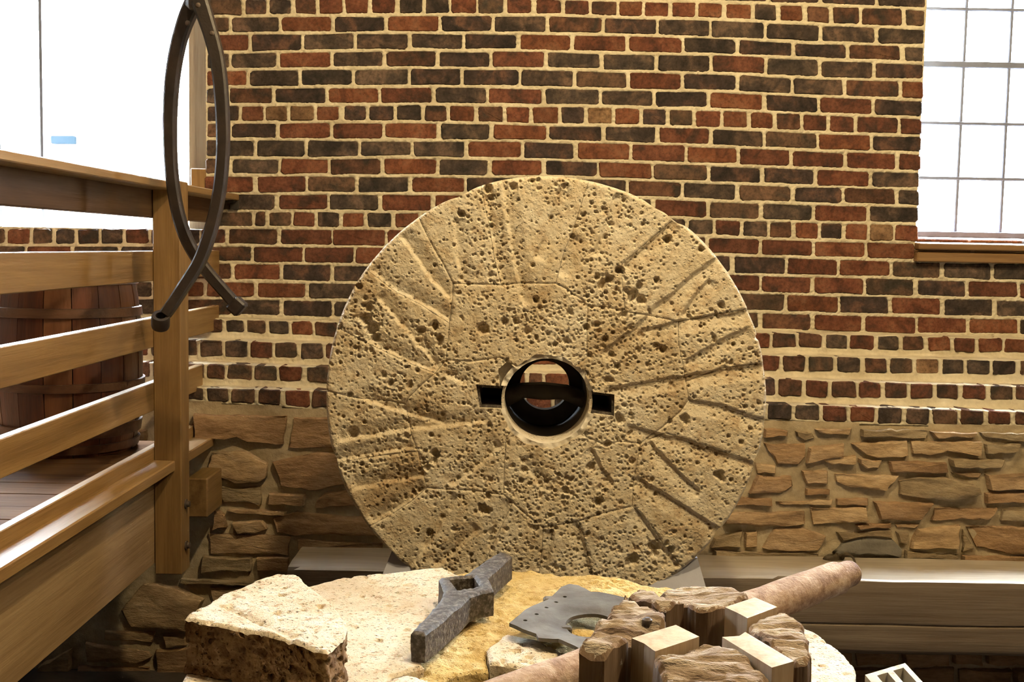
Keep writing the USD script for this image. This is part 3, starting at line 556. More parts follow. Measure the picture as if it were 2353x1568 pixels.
for k, z in enumerate(ZH):
    h = .013 if k == 2 else .007
    if z < WTOP - .06: obj('meeting_rail' if k == 2 else 'glazing_bar', box(RWX0 - .012, RWX1 - .04, wy - .018, wy + .018, z - h, z + h, .003), MT['muntin'], w2)
for x in XV:
    if x < RWX1 - .05: obj('glazing_bar', box(x - .0065, x + .0065, wy - .016, wy + .016, zb(2230, 534), WTOP - .05, .003), MT['muntin'], w2)
xe = [RWX0 - .012] + XV + [RWX1 - .04]; ze = [zb(2230, 535)] + [z for z in ZH if z < WTOP - .06] + [WTOP - .05]
for i in range(len(xe) - 1):
    for j in range(len(ze) - 1):
        if xe[i + 1] > xe[i]: obj('pane', box(xe[i] + .006, min(xe[i + 1], RWX1 - .04) - .006, wy - .002, wy + .002, ze[j] + .006, ze[j + 1] - .006), MT['glass'], w2)
# sill of the right window: a course of thin bricks and two wooden boards
for k in range(9):
    a = RWX0 + .003 + k * .21; 
    if a < RWX1 - .05: obj('sill_brick', box(a if k else RWX0 - .01, min(a + .2, RWX1), WY - .002 + random.uniform(-.002, .002), WY + .12, float(P(2230, 557.5, WY)[2]), float(P(2230, 551, WY)[2]), .003), BR['R'][k % 3], w2)
sill = thing('trim_2', 'stepped brown wooden sill moulding under the right window', 'window sill', kind='structure')
z = lambda y: float(P(2230, y, WY - .03)[2])
sx0 = float(P(2108, 580, WY - .03)[0])
obj('board', box(sx0, RWX1 + .04, WY - .045, WY + .03, z(576), z(560), .004), MT['trim'], sill)
obj('board', box(sx0, RWX1 + .04, WY - .022, WY + .01, z(581), z(577), .001), MT['trim'], sill)
obj('board', box(sx0 - .002, RWX1 + .04, WY - .036, WY + .012, z(604), z(582), .004), MT['trim'], sill)

# outside: a white building with a vent, seen through the left window
ob = thing('outbuilding', 'white building with a small dark vent outside the left window', 'building', (-6.0, 13.0, 0))
obj('wall', box(-9.5, -4.1, 13.0, 13.3, -.5, 3.4), MT['render_white'], ob)
v0 = at_y(121, 313, 13.0); v1 = at_y(176, 332, 13.0)
obj('vent', [box(v0[0], v1[0], 12.94, 13.02, v1[2], v0[2], .01)] , MT['vent'], ob)
tag(obj('ground', box(-30, 30, WY + .5, 40, -.7, -.5), MT['render_white']), 'pale paved ground outside the windows', 'ground', kind='structure')

# ------------------------------------------------------------------ the standing millstone
MY = 3.125                                   # its face
MC, MR = np.array([1254.5, 912.0]), 507.5
SC = F / MY                                  # picture pixels to a metre on the face
mill = thing('millstone', 'large round burr millstone standing on edge with carved furrows and pitted face', 'millstone', at_y(1254, 1415, MY))
N = {1: (1041, 652), 2: (1277, 652), 3: (1351, 705), 4: (1560, 740), 5: (1583, 920), 6: (1472, 1020), 7: (1453, 1164), 8: (1330, 1199), 9: (1248, 1214), 10: (1178, 1156), 11: (1157, 1137), 12: (981, 1122), 13: (932, 930), 14: (1000, 858), 15: (1025, 828)}
rim = lambda p, q: tuple(MC + (np.array(q) - MC) / np.linalg.norm(np.array(q) - MC) * (MR + 12))
def to_rim(*pts):
    return list(pts) + [rim(None, np.array(pts[-1]) + (np.array(pts[-1]) - np.array(pts[-2])) / np.linalg.norm(np.array(pts[-1]) - np.array(pts[-2])) * (MR + 30 - np.linalg.norm(np.array(pts[-1]) - MC)))]
JOINTS = [[N[1], (1152, 655), (1198, 651), N[2]], [N[2], (1300, 663), (1338, 690), N[3]], [N[3], (1391, 705), (1437, 717), (1500, 727), N[4]], [N[4], (1558, 782), (1567, 824), (1577, 878), N[5]], [N[5], (1564, 946), (1525, 980), N[6]],
          [N[6], (1464, 1065), (1456, 1110), N[7]], [N[7], (1403, 1176), (1365, 1187), N[8]], [N[8], (1288, 1206), N[9]], [N[9], (1217, 1191), N[10]], [N[10], N[11]], [N[11], (1083, 1128), (1037, 1126), N[12]],
          [N[12], (976, 1103), (960, 1038), (945, 999), N[13]], [N[13], (937, 916), (968, 885), N[14]], [N[14], N[15]], [N[15], (1033, 744), (1039, 690), N[1]],
          [N[15], (1083, 831), (1148, 822), (1200, 850)], [N[3], (1349, 744), (1349, 822), (1310, 850)], [N[6], (1426, 1015), (1388, 1022), (1300, 985)], [N[11], (1159, 1068), (1163, 1007), (1200, 960)],
          to_rim(N[1], (1018, 606), (995, 568), (968, 514)), to_rim((1152, 655), (1136, 594), (1125, 522), (1109, 449)), to_rim(N[2], (1297, 575), (1313, 541), (1345, 440)), to_rim((1437, 717), (1430, 652), (1430, 606), (1475, 567), (1537, 514)),
          to_rim(N[4], (1648, 722), (1720, 711)), to_rim((1577, 878), (1659, 847), (1745, 836)), to_rim(N[5], (1659, 931), (1750, 964)), to_rim(N[6], (1529, 996), (1583, 1011), (1659, 1038), (1724, 1061)), to_rim(N[7], (1495, 1206), (1525, 1252), (1556, 1290)),
          to_rim(N[8], (1342, 1233), (1353, 1283), (1365, 1340)), to_rim(N[9], (1246, 1264), (1236, 1350)), to_rim(N[10], (1155, 1206), (1129, 1260), (1085, 1360)), to_rim(N[12], (941, 1156), (899, 1183), (857, 1206)),
          to_rim((960, 1038), (853, 1050), (773, 1065)), to_rim(N[13], (890, 921), (830, 917), (765, 903)), to_rim(N[14], (949, 839), (891, 812), (830, 782)), to_rim((1033, 744), (968, 701), (910, 671), (849, 625))]
FURROWS = [[(918, 545), (960, 606), (991, 648), (1029, 690)], [(1039, 505), (1046, 594), (1060, 652)], [(1109, 449), (1125, 522), (1136, 594), (1150, 654)], [(1150, 420), (1167, 525), (1176, 594), (1190, 655), (1196, 700)], [(1283, 430), (1250, 541), (1225, 590)], [(1313, 541), (1297, 575), (1282, 629)], [(1410, 445), (1387, 514), (1361, 583)],
           [(1545, 505), (1475, 567), (1430, 606)], [(1645, 590), (1587, 629), (1544, 671), (1506, 698), (1464, 744), (1414, 782), (1380, 808)], [(1625, 640), (1594, 675), (1564, 721)], [(1735, 709), (1648, 722), (1567, 732), (1525, 744), (1468, 757)], [(1715, 750), (1659, 778), (1575, 824)], [(1757, 834), (1659, 847), (1575, 860), (1475, 876), (1395, 890)],
           [(1583, 916), (1659, 931), (1760, 966)][::-1], [(1445, 973), (1495, 988), (1583, 1011), (1659, 1038), (1735, 1064)][::-1], [(1495, 1011), (1525, 1045), (1571, 1091), (1613, 1130)][::-1], [(1468, 1095), (1518, 1126), (1560, 1153), (1613, 1187), (1662, 1215)][::-1], [(1464, 1168), (1495, 1206), (1525, 1252), (1560, 1296)][::-1], [(1365, 1030), (1384, 1072), (1414, 1110)][::-1],
           [(1178, 1156), (1155, 1206), (1129, 1260), (1100, 1320)][::-1], [(1330, 1199), (1342, 1233), (1353, 1283), (1370, 1350)][::-1], [(1121, 973), (1044, 982), (949, 990), (853, 1005), (780, 1018)][::-1], [(830, 919), (891, 942), (953, 961), (1018, 978)], [(770, 1066), (853, 1049), (949, 1034)], [(815, 1130), (891, 1112), (976, 1099)],
           [(1044, 1122), (1106, 1072), (1155, 1030)], [(983, 1267), (1025, 1195), (1056, 1145)], [(1006, 1306), (1044, 1275), (1102, 1221)], [(849, 625), (910, 671), (968, 701), (1029, 740)], [(865, 686), (907, 736), (945, 778), (979, 816), (1002, 851)], [(838, 786), (891, 812), (949, 839), (999, 858)], [(857, 1206), (899, 1183), (941, 1156), (979, 1126)], [(1021, 866), (1071, 889)], [(1195, 1060), (1240, 1130)], [(1255, 1330), (1275, 1225)], [(935, 1325), (1000, 1240)]]
ang = np.linspace(0, 2 * np.pi, 460, endpoint=False)
rr = MR * (1 + .0025 * np.sin(ang * 7 + 1) + .004 * (fbm(np.stack([np.cos(ang) * 9, np.sin(ang) * 9, ang * 0], 1), 4, 3) - .5))
for a0, wd, dp in ((-60, 3.0, 6), (-54, 2.5, 9), (-113, 3, 5), (163, 2.5, 5), (17, 1.8, 7), (38, 2.2, 5), (135, 2.2, 5)):
    dd = np.abs((np.degrees(ang) - a0 + 180) % 360 - 180); rr -= dp * np.exp(-(dd / wd) ** 2)
disc = Polygon(np.column_stack([MC[0] + rr * np.cos(ang), MC[1] + rr * np.sin(ang)]))
BC, BRAD = np.array([1257.0, 923.0]), 107.5
slots = unary_union([Polygon([(1094, 884), (1170, 890), (1170, 940), (1102, 938)]), Polygon([(1340, 898), (1412, 908), (1411, 957), (1340, 948)])])
aa = np.linspace(0, 2 * np.pi, 120, endpoint=False); br = BRAD + 7 * (fbm(np.stack([np.cos(aa) * 5, np.sin(aa) * 5, aa * 0], 1), 3, 8) - .5) * 2
bore = unary_union([Polygon(np.column_stack([BC[0] + br * np.cos(aa), BC[1] + br * np.sin(aa)])), slots, Polygon([(1150, 895), (1145, 850), (1165, 832), (1190, 850)])])
face = disc.difference(bore)
lines = unary_union([LineString(j) for j in JOINTS] + [face.exterior] + [LineString(r) for r in face.interiors])
blocks = [p.intersection(face) for p in polygonize(lines) if face.contains(p.representative_point())]
blocks = [b for b in blocks if b.area > 400]
jl = unary_union([LineString(j) for j in JOINTS]).intersection(face)
JP = np.vstack([np.array([g.interpolate(s).coords[0] for s in np.arange(0, g.length, 1.5)]) for g in getattr(jl, 'geoms', [jl]) if g.length > 3])
JKD = cKDTree(JP)
rp = np.random.default_rng(5)
PITS = [(854, 755, 15, 1.0), (840, 735, 14, .8), (862, 776, 11, 1), (846, 708, 10, .8), (998, 748, 10, 1), (1060, 491, 8, 1.2), (1122, 435, 10, 1.2), (1236, 413, 6, 1), (1110, 757, 14, .6), (1160, 738, 10, .8), (1212, 762, 9, .8), (1423, 622, 11, 1.2), (1398, 642, 11, .9), (1383, 656, 9, 1), (1372, 636, 8, .9), (1455, 680, 16, 1.0), (1470, 688, 13, .8), (1442, 668, 10, .8),
        (1536, 550, 10, 1.2), (1613, 573, 8, .9), (1742, 776, 9, 1.1), (1002, 1045, 11, 1), (998, 1058, 8, 1), (1108, 1168, 11, 1), (1120, 1174, 10, 1), (985, 1226, 8, 1.1), (1652, 1092, 12, 1.0), (1658, 1102, 8, .8), (1425, 963, 11, .8), (1574, 962, 10, .9), (1578, 972, 8, .9), (1505, 1258, 12, 1), (1495, 1258, 9, 1), (1505, 1275, 9, 1), (1358, 1075, 11, .8), (1375, 1153, 11, 1), (1206, 1080, 8, 1),
        (810, 995, 13, .5), (812, 1003, 7, 1), (1313, 543, 6, .9), (1390, 780, 8, .8), (1405, 815, 8, .8), (1523, 805, 9, .8), (1658, 702, 8, 1), (1555, 1300, 7, .7), (1455, 1285, 14, .8), (1443, 1292, 9, 1), (968, 760, 9, .8), (1180, 430, 10, .5), (1127, 455, 7, .8), (1540, 1265, 9, 1), (1395, 1020, 8, .8), (1185, 740, 7, 1), (1010, 780, 8, 1), (1008, 790, 6, 1)]
def dens(x, y):
    d = fbm(np.stack([x * .011, y * .016, x * 0], -1), 3, 17)
    e = np.clip((d - .40) * 4.0, .07, 1)
    hot = lambda cx, cy, sx, sy: np.exp(-((x - cx) / sx) ** 2 - ((y - cy) / sy) ** 2)
    return np.clip(e * .7 + hot(1260, 740, 130, 50) + hot(1400, 640, 60, 30) + hot(850, 740, 50, 60) + hot(1290, 1130, 110, 70) + hot(1420, 780, 70, 60) + hot(1480, 1270, 60, 40) - 1.0 * hot(1560, 600, 70, 40) - 1.0 * hot(940, 590, 40, 60) - .9 * hot(1230, 520, 50, 90) - .9 * hot(1640, 880, 70, 40) - .9 * hot(1520, 1160, 40, 40), .03, 1)
cand = MC + (rp.random((16000, 2)) - .5) * 2 * MR
cand = cand[np.linalg.norm(cand - MC, axis=1) < MR - 5]; cand = cand[rp.random(len(cand)) < dens(cand[:, 0], cand[:, 1]) * .62]
rad = np.clip(rp.lognormal(.92, .42, len(cand)), 1.7, 8.5)
c2_ = MC + (rp.random((6500, 2)) - .5) * 2 * MR; c2_ = c2_[np.linalg.norm(c2_ - MC, axis=1) < MR - 4]; c2_ = c2_[rp.random(len(c2_)) < .25 + .75 * dens(c2_[:, 0], c2_[:, 1])]
PITS = np.array(PITS + [(c[0], c[1], r, 1.0) for c, r in zip(c2_, rp.uniform(1.6, 2.9, len(c2_)))] + [(c[0], c[1], r, rp.uniform(.55, 1.15)) for c, r in zip(cand, rad)])
def seg_sd(P, poly):
    """signed distance to a polyline (positive = clockwise side going from the rim inwards), and a fade beyond its ends"""
    poly = np.asarray(poly, float); best = np.full(len(P), 1e9); sd = np.zeros(len(P))
    for a, b in zip(poly[:-1], poly[1:]):
        d = b - a; L = np.linalg.norm(d); d = d / L; r = P - a; t = r @ d; tt = np.clip(t, 0, L); q = r - tt[:, None] * d; dist = np.linalg.norm(q, axis=1)
        s = d[0] * r[:, 1] - d[1] * r[:, 0]; m = dist < best; best[m] = dist[m]; sd[m] = np.sign(s[m]) * dist[m]
        over = np.abs(t - tt)
    return sd
def face_depth(x, y):
    Pp = np.column_stack([x, y]); d = np.zeros(len(Pp))
    d += (fbm(np.column_stack([Pp * .02, 0 * x]), 4, 41) - .47) * .006 + (fbm(np.column_stack([Pp * .21, 0 * x]), 3, 43) - .47) * .0036
    for f in FURROWS:
        f = np.array(f, float); lo, hi = f.min(0) - 60, f.max(0) + 60
        k = np.where(np.all((Pp > lo) & (Pp < hi), 1))[0]
        if not len(k): continue
        s = seg_sd(Pp[k], f) + (fbm(np.column_stack([Pp[k] * .05, 0 * x[k]]), 2, 44) - .45) * 5
        # the steep wall lies on the line, the floor rises gently away from it on one side
        tip = np.minimum(np.linalg.norm(Pp[k] - f[0], axis=1), np.linalg.norm(Pp[k] - f[-1], axis=1))
        al = f[-1] - f[0]; al = al / np.linalg.norm(al); tpar = (Pp[k] - f[0]) @ al; Lp = (f[-1] - f[0]) @ al
        fade = np.clip((tpar + 6) / 12, 0, 1) * np.clip((Lp + 6 - tpar) / 12, 0, 1)
        d[k] += fade * .0125 * np.where(s < 0, np.clip(1 + s / 38, 0, 1) * np.clip(-s / 6.5, 0, 1), 0)
    jd = JKD.query(Pp)[0]; d += .0032 * np.exp(-(jd / 2.6) ** 2)
    rad = np.linalg.norm(Pp - MC, axis=1); d += .012 * np.clip((rad - MR + 9) / 9, 0, 1) ** 2
    kd = cKDTree(Pp); fac = np.zeros(len(Pp))
    wob = 1 + (fbm(np.column_stack([Pp * .12, 0 * x + 3]), 2, 47) - .45) * 1.0
    for (cx, cy, r, k), ids in zip(PITS, kd.query_ball_point(PITS[:, :2], PITS[:, 2] * 1.6)):
        if ids:
            q = np.linalg.norm(Pp[ids] - (cx, cy), axis=1) / (r * wob[ids]); fac[ids] = np.maximum(fac[ids], k * r / SC * 2.3 * np.clip(1.04 - q ** 3, 0, 1))
    return d + np.minimum(fac, .031)
for b in sorted(blocks, key=lambda p: (p.centroid.y, p.centroid.x)):
    for g in getattr(b, 'geoms', [b]):
        if g.area < 300: continue
        g = g.buffer(-.35)
        if g.geom_type == 'MultiPolygon': g = max(g.geoms, key=lambda q: q.area)
        if g.is_empty: continue
        dep = lambda u, v: -face_depth(u, v)
        V, FF = slab(g, dep, -.09, 2.35, side_rings=2, close=True)
        W = at_y(V[:, 0], V[:, 1], MY); W[:, 1] = MY - V[:, 2]
        mm = trimesh.Trimesh(W, FF[:, ::-1], process=False)
        obj('stone_block', mm, BURR[rp.integers(3)], mill, smooth=40 if False else True)
cW = at_y(*BC, MY); dW = at_y(*MC, MY); R0 = MR / SC
aa = np.linspace(0, 2 * np.pi, 128, endpoint=False)
ring_w = lambda c, r: np.column_stack([c[0] + r * np.cos(aa), c[2] + r * np.sin(aa)])
Yb = MY + .36
# cast backing (with the slots), bore lining, back plate, bar
slotW = [Polygon(at_y(*np.array(s.exterior.coords)[:-1].T, MY)[:, [0, 2]]) for s in slots.geoms]
back = Polygon(ring_w(dW, R0 - .006)).difference(unary_union([Polygon(ring_w(cW, .129))] + [s.buffer(.004) for s in slotW]))
V, FF = slab(back, lambda u, v: -.036 + 0 * u, -.355, .05, side_rings=1, bres=.02)
obj('backing', (np.column_stack([V[:, 0], MY - V[:, 2], V[:, 1]]), FF), MT['plaster'], mill, smooth=30)
lin = Polygon(ring_w(cW, .1275)).difference(Polygon(ring_w(cW, .118))).difference(unary_union([s.buffer(.002) for s in slotW]))
lin = max(lin.geoms, key=lambda g: g.area) if lin.geom_type == 'MultiPolygon' else lin
pl = Polygon(ring_w(cW, .1355)).difference(Polygon(ring_w(cW, .1195))).difference(unary_union([s.buffer(.002) for s in slotW]))
for g in getattr(pl, 'geoms', [pl]):
    V, FF = slab(g, lambda u, v: -.011 + (fbm(np.column_stack([u * 60, v * 60, 0 * u]), 2, 2) - .4) * .02, -.10, .006, side_rings=1)
    obj('bore_plaster', (np.column_stack([V[:, 0], MY - V[:, 2], V[:, 1]]), FF), MT['plaster'], mill, smooth=40)
ring3 = lambda r0, r1, y0, y1: lathe([(r0, y0), (r1, y0), (r1, y1), (r0, y1), (r0, y0)], 96, 'y', (cW[0], 0, cW[2]))
obj('bore_mouth', lathe([(.1197, MY + .018), (.1187, MY + .125), (.1275, MY + .125), (.1275, MY + .018), (.1197, MY + .018)], 96, 'y', (cW[0], 0, cW[2])), MT['burr_pale'], mill, smooth=40)
obj('bore_lining', lathe([(.1185, MY + .125), (.1185, MY + .15), (.117, MY + .33), (.126, MY + .33), (.1275, MY + .125), (.1185, MY + .125)], 96, 'y', (cW[0], 0, cW[2])), MT['iron_dark'], mill, smooth=40)
bcW = at_y(1251, 882, Yb)
pb = Polygon(ring_w(cW, .1265)).difference(Polygon(np.column_stack([bcW[0] + .0755 * np.cos(aa), bcW[2] + .0755 * np.sin(aa)])))
V, FF = slab(pb, lambda u, v: -.315 + 0 * u, -.358, .02, side_rings=1)
obj('back_plate', (np.column_stack([V[:, 0], MY - V[:, 2], V[:, 1]]), FF), MT['iron_dark'], mill, smooth=30)
for s in slotW:      # iron boxes let into the two slots
    g = s.buffer(.003).difference(s.buffer(-.006)).difference(Polygon(ring_w(cW, .128)))
    g = max(g.geoms, key=lambda q: q.area) if g.geom_type == 'MultiPolygon' else g
    V, FF = slab(g, lambda u, v: -.016 + 0 * u, -.2, .02, side_rings=1)
    obj('slot_lining', (np.column_stack([V[:, 0], MY - V[:, 2], V[:, 1]]), FF), MT['iron_cast'], mill)
by = MY + .22
top = [(1085, 888), (1160, 893), (1200, 884), (1250, 882.5), (1306, 889), (1345, 903), (1420, 912)]; bot = [(1420, 952), (1345, 941), (1292, 917), (1250, 918), (1205, 914), (1160, 938), (1085, 934)]
pg = Polygon(at_y(*np.array(top + bot).T, by)[:, [0, 2]])
V, FF = slab(pg, lambda u, v: -.20 + 0 * u, -.27, .015, side_rings=1, round_r=.008)
obj('rynd_bar', (np.column_stack([V[:, 0], MY - V[:, 2], V[:, 1]]), FF), MT['iron_dark'], mill, smooth=40)

# grey steel cradle under it
cr = thing('millstone_cradle', 'grey painted steel cradle holding the standing millstone, shown at both sides of its foot', 'stand', (float(dW[0]), MY + .18, FLOOR_Z))
cp = [(908, 1250), (838, 1365)]; L0 = at_y(908, 1247, MY + .06); L1 = at_y(858, 1332, MY + .06); R0_ = at_y(1600, 1278, MY + .06); R1 = at_y(1628, 1352, MY + .06)
ext = lambda a, b, zz: a + (b - a) * ((zz - a[2]) / (b[2] - a[2]))
l2, r2 = ext(L0, L1, .0), ext(R0_, R1, .0)
tri = Polygon([(L0[0], L0[2]), (l2[0], FLOOR_Z + .06), (r2[0], FLOOR_Z + .06), (R0_[0], R0_[2])])
pg = tri.difference(Polygon(ring_w(dW, R0 + .002)))
for g in getattr(pg, 'geoms', [pg]):
    if g.area < .002: continue
    for y0, y1, sh in ((MY + .05, MY + .07, .62), (MY + .29, MY + .305, 0)):
        V, FF = slab(g, lambda u, v: -y0 + 0 * u, -y1, .05, side_rings=1, bres=.02)
        yy = -V[:, 2] - sh * np.maximum(L0[2] - V[:, 1], 0) * np.clip((L0[2] - V[:, 1]) / .02, 0, 1)
        obj('side_plate', (np.column_stack([V[:, 0], np.maximum(yy, MY - .28), V[:, 1]]), FF), MT['steel_grey'], cr)
obj('base_plate', box(l2[0] - .05, r2[0] + .05, MY - .3, MY + .36, FLOOR_Z, FLOOR_Z + .06, .004), MT['steel_grey'], cr)
for s in (-1, 1):
    a0 = math.radians(-90 + s * 33); c = np.array([dW[0] + (R0 + .002) * math.cos(a0), 0, dW[2] + (R0 + .002) * math.sin(a0)])
    m = box(-.06, .06, 0, .24, -.02, 0); m.apply_transform(trimesh.transformations.rotation_matrix(-(a0 + math.pi / 2), (0, 1, 0))); m.apply_translation((c[0], MY + .06, c[2]))
    obj('saddle', m, MT['steel_grey'], cr)

# ------------------------------------------------------------------ the flat broken millstone in front
TZ = EYE - .75
flat = thing('millstone_001', 'pale broken millstone lying flat in front, pieces of ironwork and wood resting on it', 'millstone', (.02, 2.03, TZ - .2))
FC, FR = np.array([.02, 2.03]), .606
a2 = np.linspace(0, 2 * np.pi, 220, endpoint=False); r2_ = FR * (1 + .012 * np.sin(a2 * 9) + .05 * (fbm(np.stack([np.cos(a2) * 6, np.sin(a2) * 6, a2 * 0], 1), 4, 12) - .47))
plate = Polygon(FC + np.column_stack([np.cos(a2), np.sin(a2)]) * r2_[:, None])
z2 = lambda pts, Z=TZ: at_z(*np.array(pts, float).T, Z)[:, :2]
eye = Polygon(np.array([-.03, 1.905]) + .095 * np.column_stack([np.cos(a2), np.sin(a2)]))
plate = plate.difference(eye)
c1 = [(735, 1300), (940, 1290), (1010, 1300), (1085, 1335), (1010, 1420), (945, 1490), (975, 1530), (900, 1552), (850, 1640), (300, 1700), (300, 1300)]
c2 = [(1118, 1490), (1165, 1455), (1240, 1472), (1288, 1497), (1272, 1524), (1205, 1548), (1170, 1556), (1130, 1535)]
c3 = [(1700, 1380), (2100, 1380), (2200, 1800), (1700, 1800)]
c4 = [(880, 1560), (940, 1545), (985, 1562), (1010, 1700), (860, 1700)]
lands = [Polygon(z2(c)).buffer(0).intersection(plate) for c in (c1, c2, c3, c4)]
rest = plate.difference(unary_union(lands).buffer(.002))  # lower area out of the daylight, its lamp-lit yellow painted in
PT = np.column_stack([FC + (rp.random((3000, 2)) - .5) * 2 * FR, np.clip(rp.lognormal(-5.6, .4, 3000), .002, .009), rp.uniform(.4, .9, 3000)])
PT = PT[rp.random(len(PT)) < .15 + .7 * (fbm(np.column_stack([PT[:, :2] * 7, 0 * PT[:, 0]]), 2, 51) > .5)]
def flat_top(drop, rough):
    def f(u, v):
        p = np.column_stack([u, v]); h = TZ - drop + (fbm(np.column_stack([p * 9, 0 * u]), 4, 61) - .47) * rough + (fbm(np.column_stack([p * 45, 0 * u]), 3, 62) - .47) * rough * .5
        kd = cKDTree(p)
        for (cx, cy, r, k), ids in zip(PT, kd.query_ball_point(PT[:, :2], PT[:, 2])):
            if ids: h[ids] -= k * r * 1.3 * np.clip(1.05 - (np.linalg.norm(p[ids] - (cx, cy), axis=1) / r) ** 5, 0, 1)
        return h
    return f
for g0, dr, ro, mt in [(lands[0], 0, .006, 'burr_pale'), (lands[1], .002, .006, 'burr_pale'), (lands[2], .004, .012, 'burr_pale'), (lands[3], .002, .01, 'burr_pale'), (rest, .017, .022, 'burr_lamp_ochre')]:
    for g in getattr(g0, 'geoms', [g0]):
        if g.area < 4e-4: continue
        V, FF = slab(g, flat_top(dr, ro), TZ - .05, .0045, side_rings=3, round_r=.006, side_noise=lambda q, w: (noise(np.column_stack([q * 40, w * 40]), 5)[:, None] - .5) * .006)
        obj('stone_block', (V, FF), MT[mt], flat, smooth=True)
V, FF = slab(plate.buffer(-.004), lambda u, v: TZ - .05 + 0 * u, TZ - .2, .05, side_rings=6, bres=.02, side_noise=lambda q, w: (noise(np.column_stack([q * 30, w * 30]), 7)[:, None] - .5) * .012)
obj('body', (V, FF), MT['burr_lamp_ochre'], flat, smooth=30)
pz = TZ - .2
plinth = thing('plinth', 'low dark timber plinth under the flat broken millstone', 'plinth', (.1, 1.9, FLOOR_Z))
for k in range(6):
    obj('plank', box(-.6, .86, 1.40 + k * .165, 1.40 + k * .165 + .16, pz - .05, pz, .004), MT['hewn'], plinth)
for x0 in (-.55, .7):
    obj('leg', box(x0, x0 + .1, 1.45, 2.3, FLOOR_Z, pz - .05, .004), MT['hewn'], plinth)

# the thick broken piece of burr stone, front left
CH = .10
ck = thing('stone_chunk', 'thick broken chunk of pale pitted stone, front left on the flat millstone', 'stone block', (*at_z(620, 1420, TZ + CH)[:2], TZ))
out = [(424, 1420), (438, 1406), (510, 1365), (553, 1345), (604, 1325), (642, 1316), (683, 1321), (706, 1342), (734, 1365), (770, 1398), (801, 1434), (792, 1462), (765, 1485), (754, 1495), (729, 1490), (655, 1464), (579, 1447), (515, 1436), (476, 1430)]
pg = Polygon(z2(out, TZ + CH)).buffer(0)
PT2 = np.column_stack([np.array(pg.centroid.coords[0]) + (rp.random((500, 2)) - .5) * .6, np.clip(rp.lognormal(-5.6, .4, 500), .002, .009), rp.uniform(.3, .7, 500)])
def chunk_top(u, v):
    p = np.column_stack([u, v]); h = TZ + CH + (fbm(np.column_stack([p * 10, 0 * u]), 4, 71) - .47) * .014 + (fbm(np.column_stack([p * 60, 0 * u]), 3, 72) - .47) * .005
    kd = cKDTree(p)
    for (cx, cy, r, k), ids in zip(PT2, kd.query_ball_point(PT2[:, :2], PT2[:, 2])):
        if ids: h[ids] -= k * r * 1.3 * np.clip(1.05 - (np.linalg.norm(p[ids] - (cx, cy), axis=1) / r) ** 5, 0, 1)
    l = seg_sd(p, z2([(520, 1400), (655, 1464)], TZ + CH)); h -= .005 * np.clip(1 - np.abs(l - .01) / .012, 0, 1)
    return h
cen = np.array(pg.centroid.coords[0])
def chunk_side(q, w):
    f = np.column_stack([q, w]); a = (fbm(f * 24, 2, 81) - .47) * .012 - .002
    hole = np.clip(noise(f * 75 + 7, 85) - .60, 0, 1) * .06 + np.clip(noise(f * 150 + 3, 86) - .62, 0, 1) * .02
    return (q - cen) / np.linalg.norm(q - cen, axis=1, keepdims=True) * (a - hole)[:, None]
V, FF = slab(pg, chunk_top, TZ + .001, .0042, side_rings=24, side_noise=chunk_side, round_r=.006)
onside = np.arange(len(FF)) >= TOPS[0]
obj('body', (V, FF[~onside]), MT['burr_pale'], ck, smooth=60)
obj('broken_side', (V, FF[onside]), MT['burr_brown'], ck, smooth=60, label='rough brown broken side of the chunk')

# iron rynd with a square socket
IH = .055
ry = thing('iron_rynd', 'dark iron bar with a square socket in its middle, lying on the flat millstone', 'iron bar', (*at_z(1060, 1360, TZ + IH)[:2], TZ))
out = [(944, 1454), (977, 1458), (1010, 1432), (1058, 1391), (1079, 1370), (1104, 1361), (1135, 1356), (1122, 1327), (1150, 1301), (1177, 1278), (1150, 1268), (1120, 1286), (1089, 1306), (1063, 1321), (1008, 1328), (1020, 1359), (1006, 1388), (975, 1420)]
pg = Polygon(z2(out, TZ + IH)).difference(Polygon(z2([(1033, 1329), (1089, 1324), (1104, 1345), (1053, 1357)], TZ + IH)))
V, FF = slab(pg, lambda u, v: TZ + IH + (fbm(np.column_stack([u * 30, v * 30, 0 * u]), 3, 91) - .47) * .006, TZ + .001, .006, side_rings=8, round_r=.005, side_noise=lambda q, w: (fbm(np.column_stack([q * 50, w * 50]), 2, 92)[:, None] - .45) * .004)
obj('body', (V, FF), MT['iron_cast'], ry, smooth=45)

# lead plate with a round hole
PH = .024
lp = thing('perforated_plate', 'thin grey metal plate with a round hole, lying beside the wooden hub', 'plate', (*at_z(1310, 1420, TZ + PH)[:2], TZ))
out = [(1170, 1439), (1206, 1408), (1257, 1383), (1278, 1366), (1290, 1354), (1308, 1348), (1330, 1351), (1344, 1357), (1357, 1366), (1375, 1368), (1420, 1377), (1500, 1394), (1530, 1420), (1480, 1450), (1410, 1482), (1372, 1494), (1334, 1498), (1283, 1473), (1260, 1471), (1237, 1470), (1232, 1462), (1200, 1453)]
t_ = np.linspace(0, 2 * np.pi, 48, endpoint=False)
hole = Polygon(z2(np.column_stack([1357 + 57 * np.cos(t_), 1430 + 25 * np.sin(t_)]), TZ + PH))
hc = np.array(hole.centroid.coords[0])
pg = Polygon(z2(out, TZ + PH)).buffer(0).difference(hole)
for c in ((1207, 1434), (1233, 1418), (1256, 1402), (1278, 1387), (1298, 1375)):
    q = z2([c], TZ + PH)[0]; pg = pg.difference(Point(*q).buffer(.0042, 6))
def plate_top(u, v):
    d = np.hypot(u - hc[0], v - hc[1]); return TZ + PH + .004 + .010 * np.exp(-((d - .055) / .028) ** 2) * -1 + (fbm(np.column_stack([u * 10, v * 10, 0 * u]), 3, 95) - .47) * .012
